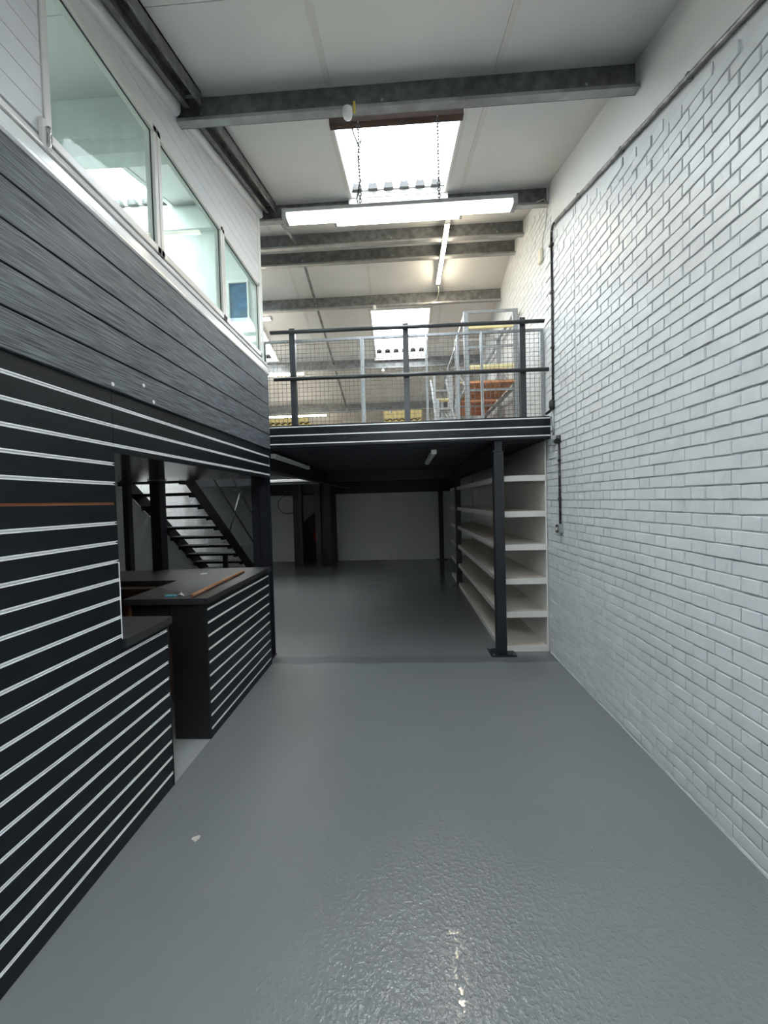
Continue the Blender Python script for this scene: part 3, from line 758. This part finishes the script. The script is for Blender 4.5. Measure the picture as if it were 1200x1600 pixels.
c2 = thing('counter', 'L-shaped black counter with slatted front and dark worktop', 'counter', (-1.8, 3.6, 0))
q = MB(); pts = [(XP+0.022, 2.950), (XP+0.022, 4.40), (-3.45, 4.28), (-3.45, 3.69), (-2.155, 3.69), (-2.155, 2.950)]
n = len(pts); q.v = [(x, y, 1.045) for x, y in pts] + [(x, y, 1.090) for x, y in pts]
q.f = [tuple(range(n-1, -1, -1)), tuple(n+i for i in range(n))] + [(i, (i+1) % n, n+(i+1) % n, n+i) for i in range(n)]; q.sm = [False]*(n+2)
q.build('worktop', M_WORK, c2)
MB().box(-1.80, XP, 2.972, 2.990, 0, 1.044).build('side_panel', M_BLACK, c2)
G2 = [0.995-0.1025*i for i in range(10)]
slats(c2, XP, 2.991, 4.378, G2, 1.044, 0.0)
MB().box(XP-0.04, XP-0.0185, 2.991, 4.378, 0, 1.044).build('front_carcass', M_BLACK, c2)
MB().box(XP-0.06, XP+0.004, 4.379, 4.388, 0, 1.044).build('edge_trim', M_BLACK, c2)
MB().box(-2.15, -2.13, 3.0, 3.66, 0.10, 1.044).build('inner_panel', M_PLY, c2)
MB().box(-2.12, -1.82, 3.0, 3.018, 0.93, 1.044).build('top_rail', M_BLACK, c2)
MB().box(-3.43, -2.13, 4.20, 4.22, 0.0, 1.044).build('back_panel', M_PLY, c2)
MB().box(-3.43, -2.16, 3.70, 3.72, 1.012, 1.030).build('shelf_edge', M_PLYEDGE, c2)
MB().box(-3.43, -2.16, 3.72, 4.19, 0.55, 0.57).build('shelf', M_PLY, c2)
MB().box(-3.45, -3.43, 3.70, 4.20, 0.0, 1.044).build('side_panel', M_PLY, c2)
MB().tube([(-2.07, 4.03, 1.0902), (-2.07, 4.03, 1.092)], 0.035, 20).build('cable_grommet', M_GREYPL, c2)

pole = MB().tube([(-1.632, 2.985, 1.106), (-1.660, 4.035, 1.106)], 0.0155, 14).build('wooden_pole', M_WOOD); plain(pole, (-1.645, 3.5, 1.09))
tag(pole, 'long brown wooden pole lying along the dark counter top', 'pole')
ks = thing('key_bunch', 'bunch of silver keys with a teal tag on the counter', 'keys', (-1.79, 3.05, 1.091))
ring = [(-1.77+0.014*math.cos(t*math.pi/6), 3.06+0.014*math.sin(t*math.pi/6), 1.096) for t in range(13)]
MB().tube(ring, 0.0015, 6, cap=False).build('key_ring', M_CHROME, ks)
MB().box(-1.87, -1.79, 3.02, 3.052, 1.091, 1.099, 0.002).build('tag', M_TEAL, ks)['label'] = 'teal plastic tag'
for i, (ang, h) in enumerate(((0.2, 1.0925), (1.0, 1.096), (-0.7, 1.0985), (2.0, 1.101))):
    a = Vector((-1.765, 3.06, h)); d = Vector((math.cos(ang), math.sin(ang), 0))
    q = MB().bar(a+d*0.022, a+d*0.078, 0.010, 0.003); q.tube([a+d*0.008-Vector((0,0,.001)), a+d*0.008+Vector((0,0,.001))], 0.018, 10); q.build('key', M_CHROME, ks)

# ------------------------------------------------------------------ columns and lower steelwork
def hcol(x0, x1, y0, y1, z0, z1):
    t = 0.010; q = MB().box(x0, x1, y0, y0+t, z0, z1).box(x0, x1, y1-t, y1, z0, z1).box((x0+x1)/2-0.005, (x0+x1)/2+0.005, y0, y1, z0, z1); return q
def column(x0, x1, y0, y1, zt, label, base=True, box=False):
    o = thing('steel_column', label, 'column', ((x0+x1)/2, (y0+y1)/2, 0))
    (MB().box(x0, x1, y0, y1, 0.012, zt-0.012, 0.004) if box else hcol(x0, x1, y0, y1, 0.012, zt-0.012)).build('shaft', M_STEEL, o)
    if base:
        bx0, bx1, by0, by1 = x0-0.075, x1+0.10, y0-0.045, y1+0.10
        MB().box(bx0, bx1, by0, by1, 0, 0.012).build('base_plate', M_STEEL, o)
        for (bx, by) in ((bx0+0.03, by0+0.025), (bx1-0.03, by0+0.025), (bx0+0.03, by1-0.03), (bx1-0.03, by1-0.03)):
            MB().tube([(bx, by, 0.012), (bx, by, 0.024)], 0.009, 6).build('bolt', M_GALV2, o)
    else: MB().box(x0-0.01, x1+0.01, y0-0.01, y1+0.01, 0, 0.012).build('base_plate', M_STEEL, o)
    MB().box(x0-0.012, x1+0.012, y0-0.012, y1+0.012, zt-0.012, zt).build('cap_plate', M_STEEL, o)
    return o
column(1.015, 1.125, 4.585, 4.69, 2.315, 'black steel column with base plate at the near end of the white shelves', box=True)
column(1.05, 1.16, 8.33, 8.43, 2.18, 'black steel column halfway along the white shelves', box=True)
column(1.02, 1.15, 11.98, 12.09, 2.03, 'black steel column against the back wall', box=True)
for oo in (column(-1.735, -1.565, 4.525, 4.68, 2.43, 'black steel column at the far end of the slatted counter', base=False),
           column(-2.785, -2.675, 4.30, 4.42, 2.08, 'thick black column rising behind the counter in front of the stair', base=False, box=True)):
    pass
column(-3.14, -3.08, 4.36, 4.44, 2.08, 'thin black post left of the thick column behind the counter', base=False, box=True)
def ibeam_y(x0, x1, y0, y1, z0, z1, label):
    t = 0.012; q = MB().box(x0, x1, y0, y1, z0, z0+t).box(x0, x1, y0, y1, z1-t, z1).box((x0+x1)/2-0.005, (x0+x1)/2+0.005, y0, y1, z0+t, z1-t)
    o = q.build('steel_beam', M_STEEL); plain(o, ((x0+x1)/2, (y0+y1)/2, z0)); tag(o, label, 'beam')
def ibeam_x(x0, x1, y0, y1, z0, z1, label):
    t = 0.012; q = MB().box(x0, x1, y0, y1, z0, z0+t).box(x0, x1, y0, y1, z1-t, z1).box(x0, x1, (y0+y1)/2-0.005, (y0+y1)/2+0.005, z0+t, z1-t)
    o = q.build('steel_beam', M_STEEL); plain(o, ((x0+x1)/2, (y0+y1)/2, z0)); tag(o, label, 'beam')
MB_ = 2.185
# the near column carries a short stub so the beam sits deeper behind it
ibeam_y(1.0, 1.14, 4.70, 11.96, MB_, 2.428, 'black steel beam running away above the white shelves')
o = MB().box(1.03, 1.11, 4.60, 4.68, 2.316, 2.428).build('packer', M_STEEL); plain(o, (1.07, 4.64, 2.316)); tag(o, 'black packer block on top of the near column', 'packer')
ibeam_y(-1.72, -1.58, 4.70, 11.90, MB_, 2.428, 'black steel beam running away above the left tube light')
ibeam_x(-4.5, -1.75, 8.26, 8.38, 2.18, 2.428, 'black cross beam beyond the stair on the left')
ibeam_x(-1.55, 0.99, 8.26, 8.38, 2.22, 2.428, 'black cross beam across the middle of the dark area')
ibeam_x(XO+0.05, 1.60, 12.10, 12.19, 2.03, 2.428, 'deep black beam along the top of the back wall')

# ------------------------------------------------------------------ mezzanine deck
dk = thing('mezzanine_deck', 'mezzanine floor with black slatted edge and ribbed dark underside', 'mezzanine', (0, YM, ZD0))
def ribs(x0, x1, y0, y1):
    q = MB(); p = 0.15; prof = []; y = y0
    while y < y1-0.001:
        for dy, z in ((0, 2.432), (0.05, 2.432), (0.065, 2.475), (0.135, 2.475)):
            if y+dy < y1: prof.append((y+dy, z))
        y += p
    prof += [(y1, 2.432), (y1, 2.52), (y0, 2.52)]
    # as quads so the ends stay valid
    n = len(prof)-3
    for i in range(n): 
        a = prof[i]; b = prof[i+1]
        if i == n: break
        k = len(q.v); q.v += [(x0, a[0], a[1]), (x1, a[0], a[1]), (x1, b[0], b[1]), (x0, b[0], b[1])]; q.f.append((k, k+1, k+2, k+3)); q.sm.append(False)
    return q
ribs(-1.55, XR-0.014, 4.60, 8.6).build('ribbed_sheet', M_DECK, dk)
ribs(-1.75, -1.55, 4.60, 8.6).build('ribbed_sheet', M_DECK, dk)
ribs(XO+0.016, XR-0.014, 8.6, YB-0.01).build('ribbed_sheet', M_DECK, dk)
MB().box(-1.75, XR-0.014, 4.566, 8.6, 2.49, 2.645).box(XO+0.016, XR-0.014, 8.6, YB-0.01, 2.49, 2.645).build('deck_board', M_DECKTOP, dk)
MB().box(-1.53, XR-0.014, 4.566, 4.585, 2.430, 2.65).build('edge_channel', M_BLACK, dk)
edge = [(2.656, 2.672), (2.5625, 2.6475), (2.4655, 2.553), (2.428, 2.4565)]
for (a, b) in edge: MB().box(-1.53, XR-0.014, YM, 4.566, a, b, 0.001).build('slat', M_SLAT, dk)
for z in (2.6518, 2.5578, 2.461):
    MB().box(-1.53, XR-0.014, YM-0.0015, YM+0.008, z-0.0062, z+0.0062).build('groove_insert', M_ALU, dk)

# guard rail
gr = thing('guard_rail', 'charcoal tubular guard rail with three posts on the mezzanine edge', 'railing', (0.05, 4.61, 2.672))
for x in (-1.222, 0.065, 1.352):
    MB().box(x-0.032, x+0.032, 4.572, 4.632, 2.673, 3.768, 0.003).build('post', M_RAIL, gr)
for (x0, x1, z) in ((-1.461, 1.577, 3.712), (-1.435, 1.617, 3.187)):
    MB().tube([(x0, 4.548, z+0.006), (x1, 4.548, z-0.006)], 0.0215, 14).build('rail', M_RAIL, gr)

# mesh panels behind
def mesh_panel(x0, x1, label, mids=(), dark=False, wl_=0.034, wr_=0.010):
    y = 4.71; z0, z1 = 2.655, 3.695
    o = thing('mesh_panel', label, 'mesh panel', ((x0+x1)/2, y, z0), 'wire mesh infill panels')
    fr = M_GALV2
    MB().box(x0, x1, y, y+0.03, z1-0.028, z1, 0.002).build('top_bar', fr, o)
    MB().box(x0, x0+(0.022 if dark else wl_), y, y+0.03, z0, z1-0.029, 0.002).build('upright', M_RAIL if dark else fr, o)
    MB().box(x1-wr_, x1, y, y+0.03, z0, z1-0.029, 0.002).build('upright', fr, o)
    for m in mids: MB().box(m-0.012, m+0.012, y, y+0.03, z0, z1-0.029, 0.002).build('upright', fr, o)
    q = MB(); x = x0+0.05
    while x < x1-0.04: q.box(x-0.002, x+0.002, y+0.031, y+0.035, z0, z1-0.01); x += 0.05
    z = z0+0.04
    while z < z1-0.04: q.box(x0, x1, y+0.035, y+0.039, z-0.002, z+0.002); z += 0.05
    w = q.build('wire_mesh', M_GALV, o); w['kind'] = 'stuff'
mesh_panel(-1.60, -0.455, 'wire mesh panel at the left end behind the guard rail', dark=True)
mesh_panel(-0.453, 0.297, 'wire mesh panel in front of the rear rooflight')
mesh_panel(0.30, 0.925, 'wire mesh panel in front of the small step unit', mids=(0.66,), wl_=0.014)
mesh_panel(0.93, 1.628, 'wire mesh panel at the right end against the brick wall', wl_=0.016, wr_=0.035)

# racking upstairs
MEZ = 2.647
rk = thing('storage_rack', 'galvanised storage rack with yellow beams and chipboard shelf on the mezzanine', 'rack', (1.2, 7.0, 2.647))
RX0, RX1 = 0.905, 1.565
RY = [5.60, 6.56, 7.75, 9.10]; ztop = [4.335, 4.33, 4.27, 4.15]
def cchan(x, y, z1, w=0.062): return MB().box(x-w/2, x+w/2, y, y+0.004, 2.647, z1).box(x-w/2, x-w/2+0.004, y, y+0.05, 2.647, z1).box(x+w/2-0.004, x+w/2, y, y+0.05, 2.647, z1)
for i, y in enumerate(RY):
    cchan(RX0, y, ztop[i]).build('upright', M_GALV2, rk); cchan(RX1, y, ztop[i]).build('upright', M_GALV2, rk)
    MB().box(RX0+0.03, RX1-0.03, y, y+0.02, ztop[i]-0.035, ztop[i]).build('cross_bar', M_GALV2, rk)
    for zz in (3.83, 3.25):
        if i < 2 or zz < 3.5: MB().box(RX0+0.03, RX1-0.03, y+0.005, y+0.02, zz, zz+0.03).build('cross_bar', M_GALV2, rk)
for i in range(3):
    ya, yb = RY[i]+0.052, RY[i+1]
    for x in (RX0, RX1):
        MB().box(x-0.02, x+0.02, ya, yb, min(ztop[i], ztop[i+1])-0.04, min(ztop[i], ztop[i+1])).build('side_beam', M_GALV2, rk)
        MB().bar((x, ya, 3.80 if i % 2 else 3.3), (x, yb, 3.3 if i % 2 else 3.80), 0.02, 0.03, (0, 0, 1)).build('brace', M_GALV2, rk)
        MB().box(x-0.02, x+0.02, ya, yb, 3.30, 3.34).build('side_beam', M_GALV2, rk)
for (y, z) in ((5.59, 4.09), (5.59, 3.545)):
    MB().box(RX0+0.03, RX1-0.03, y, y+0.03, z, z+0.055, 0.003).build('beam', M_CREAM, rk)
MB().box(RX0+0.035, RX1-0.03, 6.53, 6.56, 3.62, 3.66, 0.003).build('beam', M_CREAM, rk)
MB().box(RX0+0.035, RX1-0.035, 5.56, 6.50, 3.345, 3.372).build('shelf_board', M_CHIP, rk)
MB().box(RX0+0.035, RX1-0.035, 6.62, 7.70, 3.345, 3.372).build('shelf_board', M_CHIP, rk)
MB().box(RX0+0.035, RX1-0.035, 6.62, 7.70, 2.95, 2.977).build('shelf_board', M_CHIP, rk)
# a step ladder unit left of the rack
st = thing('mobile_steps', 'small galvanised step unit with yellow treads left of the storage rack', 'steps', (0.55, 6.5, 2.647))
for x in (0.53, 0.80):
    MB().bar((x, 5.88, 2.70), (x, 7.3, 3.9), 0.03, 0.04).build('stringer', M_GALV2, st)
    for (y, z) in ((5.95, 3.25), (6.5, 3.75)): MB().box(x-0.02, x+0.02, y, y+0.035, 2.647, z, 0.003).build('leg', M_GALV2, st)
for i in range(5):
    y = 6.0+0.24*i; z = 2.80+0.205*i
    MB().box(0.55, 0.785, y, y+0.14, z, z+0.03, 0.002).build('tread', M_CREAM if i in (0, 3) else M_GALV2, st)

# ------------------------------------------------------------------ white shelving under the mezzanine
sh = thing('shelving', 'long white shelving with six levels along the right wall under the mezzanine', 'shelves', (1.35, 8.3, 0))
SX0, SX1, SY0 = 1.150, 1.612, 4.72
LEV = [2.035, 1.624, 1.241, 0.849, 0.462, 0.065]
for z in LEV:
    t = 0.065
    for (a, b) in ((SY0, 7.1), (7.102, 9.5)):
        MB().box(SX0-0.048, SX1, a+0.002, b, z-0.018, z-0.001).build('shelf_board', M_SHELFTOP, sh)
    MB().box(SX0-0.065, SX1+0.0, SY0-0.020, SY0, z-t, z+0.002, 0.002).build('end_fascia', M_SHELF, sh)
    for (a, b) in ((SY0, 8.30), (8.46, 9.5)):
        MB().box(SX0-0.068, SX0-0.048, a, b, z-t, z+0.0, 0.002).build('front_fascia', M_SHELF, sh)
for (a, b) in ((4.70, 7.2), (7.204, 8.9), (8.904, 9.5)):
    MB().box(1.613, 1.628, a, b, 0, 2.42).build('back_panel', M_SHELF, sh)
for y in (7.15, 9.47):
    MB().box(SX1-0.03, SX1, y, y+0.03, 0, 2.3).build('support', M_SHELF, sh)

# ------------------------------------------------------------------ stair on the left
ss = thing('staircase', 'black open-tread steel staircase behind the counter', 'stairs', (-3.1, 7.7, 0))
RISE, RUN = 0.1562, 0.212
SXL, SXR = -3.50, -2.68
def sy(z): return 6.78 - (z-0.71)/RISE*RUN
top_z = 2.35
for x in (SXL, SXR):
    MB().bar((x, sy(0.02), 0.06), (x, sy(top_z), top_z+0.04), 0.012, 0.17).build('stringer', M_TREAD, ss)
z = 0.71 - 4*RISE
k = 0
while z < top_z-0.02:
    y = sy(z)
    MB().box(SXL+0.007, SXR-0.007, y-0.10, y+0.14, z-0.035, z, 0.002).build('tread', M_TREAD, ss)
    m_ = MB().box(SXL+0.007, SXL+0.045, y-0.09, y+0.13, z-0.06, z-0.036).box(SXR-0.045, SXR-0.007, y-0.09, y+0.13, z-0.06, z-0.036); m_.build('tread_bracket', M_TREAD, ss)
    z += RISE
sl = Vector((0, -RUN, RISE)).normalized(); nrm = Vector((0, RISE, RUN)).normalized(); xr = SXR+0.02
def on_s(z, h): p = Vector((xr, sy(z), z+0.05)); return p + nrm*h
for zz in (0.62, 1.30, 2.02):
    MB().tube([on_s(zz, 0.0), on_s(zz, 0.80)], 0.013, 8).build('baluster', M_STEEL, ss)
MB().tube([on_s(0.45, 0.40), on_s(2.3, 0.40)], 0.014, 8).build('mid_rail', M_STEEL, ss)
MB().tube([on_s(0.45, 0.40), on_s(0.45, 0.80), on_s(2.2, 0.80)], 0.014, 8).build('handrail', M_STEEL, ss)
MB().box(-2.92, -2.86, 6.3, 6.36, 0, 1.0).build('prop', M_STEEL, ss)
# grey glossy panel under the stair
q = MB(); px = SXL-0.02
yf, yt = sy(0.0)-0.05, 4.60
zt = lambda y: 0.71 + (6.78-y)/RUN*RISE - 0.06
poly = [(yt, 0.0), (yf, 0.0), (yt, zt(yt))]
q.v = [(px, y, z) for y, z in poly] + [(px-0.012, y, z) for y, z in poly]; q.f = [(0,1,2),(5,4,3),(0,3,4,1),(1,4,5,2),(2,5,3,0)]; q.sm = [False]*5
o = q.build('infill_panel', mat('grey_gloss_panel', (0.46, 0.48, 0.48), 0.16, bump=0.1, bscale=3)); plain(o, (px, 6.0, 0))
tag(o, 'grey glossy triangular panel closing the far side under the stair', 'panel')
# electrics on the outer left wall
eb = thing('consumer_unit', 'white electrical box on the brick wall right of the stair', 'electrical box', (XO+0.02, 11.5, 1.4))
MB().box(-4.60, -4.30, YB-0.12, YB-0.002, 1.25, 1.78, 0.01).build('enclosure', M_WHITEPL, eb)
MB().box(-4.52, -4.40, YB-0.07, YB-0.002, 1.85, 2.02, 0.005).build('switch_box', M_WHITEPL, eb)
MB().tube([(-4.42, YB-0.03, 0.0), (-4.42, YB-0.03, 1.25)], 0.02, 8).build('conduit', M_WHITEPL, eb)
MB().tube([(-4.45, YB-0.03, 2.02), (-4.45, YB-0.03, 2.40)], 0.02, 8).build('conduit', M_WHITEPL, eb)
# coiled cable on the back wall
pts = []
for i in range(30):
    t = i/29*2*math.pi*1.15; pts.append((-3.55+0.30*math.sin(t), YB-0.02, 1.75+0.28*math.cos(t)))
o = MB().tube(pts, 0.010, 5).build('cable_coil', M_BCABLE); plain(o, (-3.55, YB-0.02, 1.4)); tag(o, 'loop of dark cable hanging on the white back wall', 'cable')

# black lobby against the back wall, with extinguisher
lb = thing('lobby_partition', 'black framed lobby with a narrow opening at the back left of the dark area', 'partition', (-2.6, 11.4, 0))
MB().box(-3.12, -2.93, 11.20, 11.24, 0, 2.42).build('side_panel', M_BLACK, lb)
MB().box(-2.94, -2.85, 11.10, 11.19, 0, 2.42, 0.004).build('post', M_STEEL, lb)
MB().box(-2.47, -2.33, 11.10, 11.19, 0, 2.42, 0.004).build('post', M_STEEL, lb)
MB().box(-2.33, -2.06, 11.20, 11.24, 0, 2.42).build('side_panel', M_BLACK, lb)
MB().box(-2.10, -2.06, 11.24, 12.18, 0, 2.42).build('return_panel', M_BLACK, lb)
MB().box(-3.12, -3.08, 11.24, 12.18, 0, 2.42).build('return_panel', M_BLACK, lb)
MB().box(-2.93, -2.33, 11.20, 11.22, 2.05, 2.42).build('head_panel', M_BLACK, lb)
q = MB().quadbox([(-3.07,11.95,0),(-2.11,11.95,0),(-2.11,11.98,0),(-3.07,11.98,0),(-3.07,11.95,1.15),(-2.11,11.95,2.0),(-2.11,11.98,2.0),(-3.07,11.98,1.15)]); q.build('sloping_panel', M_BLACK, lb)
fe = thing('fire_extinguisher', 'red fire extinguisher inside the black lobby opening', 'extinguisher', (-2.62, 11.84, 0.55))
X0, Y0e = -2.62, 11.86
MB().tube([(X0,Y0e,0.62),(X0,Y0e,0.64),(X0,Y0e,0.98),(X0,Y0e,1.03),(X0,Y0e,1.05)], [0.07,0.08,0.08,0.055,0.025], 16).build('cylinder', M_RED, fe)
MB().box(X0-0.05, X0+0.03, Y0e-0.01, Y0e+0.01, 1.05, 1.10).build('valve', M_BLACK, fe)
MB().tube([(X0+0.02,Y0e-0.04,1.07),(X0+0.09,Y0e-0.04,1.0),(X0+0.09,Y0e-0.05,0.75)], 0.009, 6).build('hose', M_BLACK, fe)
MB().box(X0-0.04, X0+0.04, Y0e+0.06, Y0e+0.09, 0.62, 0.95).build('bracket', M_BLACK, fe)

# ------------------------------------------------------------------ services on the right wall
sc = thing('wall_conduit', 'worn grey metal conduit sloping along the top of the brickwork then dropping', 'conduit', (XR-0.02, 3.0, 4.2))
xw = XR-0.024
MB().tube([(xw, YF+0.02, zcond(YF)), (xw, 1.0, zcond(1.0)), (xw, 3.0, zcond(3.0)), (xw, 4.28, zcond(4.28)-0.01)], 0.0155, 10).build('sloping_run', M_CONDUIT, sc)
MB().tube([(xw, 4.28, zcond(4.28)-0.01), (xw, 4.36, zcond(4.36)-0.02), (xw, 4.395, 4.56), (xw, 4.40, 4.48)], 0.0135, 10).build('bend', M_DCOND, sc)
MB().tube([(xw, 4.40, 4.48), (xw, 4.41, 3.6), (xw, 4.425, 2.80)], 0.0125, 10).build('vertical_run', M_DCOND, sc)
for yy in (1.45, 2.36, 3.05, 3.75):
    zz = zcond(yy); MB().bar((xw+0.004, yy-0.012, zz-0.003), (xw+0.004, yy+0.012, zz+0.003), 0.034, 0.036).build('saddle', M_GALV, sc)
for zz in (4.42, 3.93, 3.36):
    MB().box(xw-0.018, XR, 4.385, 4.435, zz, zz+0.02).build('saddle', M_DCOND, sc)
jn = thing('conduit_junction', 'dark conduit junction and galvanised boxes beside the mezzanine edge', 'junction', (xw, 4.43, 2.6))
MB().tube([(xw-0.01, 4.43, 2.82), (xw-0.01, 4.43, 2.80), (xw-0.01, 4.43, 2.74), (xw-0.01, 4.43, 2.71)], [0.016, 0.032, 0.032, 0.018], 12).build('tee_box', M_BCABLE, jn)
MB().tube([(xw-0.01, 4.43, 2.72), (xw-0.03, 4.47, 2.70), (xw-0.05, 4.50, 2.685)], 0.015, 8).build('elbow', M_DCOND, jn)
MB().tube([(xw, 4.43, 2.71), (xw, 4.43, 2.44)], 0.011, 8).build('vertical_run', M_GALV2, jn)
MB().box(XR-0.06, XR-0.008, 4.40, 4.47, 2.335, 2.40, 0.003).build('metal_box', M_GALV2, jn)
sd = thing('socket_drop', 'dark conduit drop from the elbow down to a metal switch on the brick wall', 'conduit', (xw, 4.27, 1.4))
MB().tube([(xw, 4.40, 2.365), (xw, 4.33, 2.385), (xw, 4.29, 2.395)], 0.014, 10).build('elbow', M_BCABLE, sd)
MB().tube([(xw, 4.28, 2.415), (xw, 4.28, 2.34)], 0.024, 12).build('elbow_box', M_BCABLE, sd)
MB().tube([(xw, 4.28, 2.34), (xw, 4.275, 1.50)], 0.0115, 10).build('vertical_run', M_DCOND, sd)
for zz in (2.15, 1.75): MB().box(xw-0.014, XR, 4.262, 4.292, zz, zz+0.02).build('saddle', M_DCOND, sd)
MB().box(XR-0.050, XR-0.007, 4.235, 4.320, 1.405, 1.495, 0.004).build('switch_back_box', M_GALV2, sd)
MB().box(XR-0.058, XR-0.0505, 4.238, 4.317, 1.408, 1.492, 0.002).build('switch_plate', M_CHROME, sd)
MB().box(XR-0.066, XR-0.0585, 4.268, 4.286, 1.435, 1.465, 0.002).build('rocker', M_WHITEPL, sd)
wl_ = thing('wall_light', 'small cream wall fitting with a thin cable above the mezzanine', 'wall fitting', (XR-0.03, 4.72, 4.45))
MB().box(XR-0.045, XR-0.007, 4.69, 4.78, 4.43, 4.58, 0.012).build('body', mat('cream_plastic', (0.68, 0.64, 0.50), 0.4), wl_)
MB().tube([(1.50, 4.50, 4.945), (1.58, 4.50, 4.975), (1.626, 4.53, 4.93), (1.626, 4.60, 4.75), (1.626, 4.70, 4.66), (1.626, 4.71, 4.58)], 0.005, 6).build('cable', M_CABLE, wl_)

# flecks on the floor
for i, (x, y, s, lab) in enumerate(((-1.146, 2.060, 0.03, 'small beige paint fleck on the floor towards the slatted counter'), (0.899, 2.028, 0.012, 'tiny dark grit speck on the grey floor to the right'), (-1.374, 2.287, 0.006, 'tiny grit speck on the floor near the counter corner'))):
    q = MB(); 
    for j in range(6 if i == 0 else 1):
        a = x+random.uniform(-s, s)*(i == 0); b = y+random.uniform(-s, s)*0.6*(i == 0); r = s*random.uniform(0.2, 0.45)
        q.tube([(a, b, 0.0), (a, b, 0.002), (a, b, 0.0035)], [r, r*0.9, r*0.4], 7)
    o = q.build('floor_fleck', M_CABLE if i == 0 else M_FILL); plain(o, (x, y, 0)); tag(o, lab, 'speck')
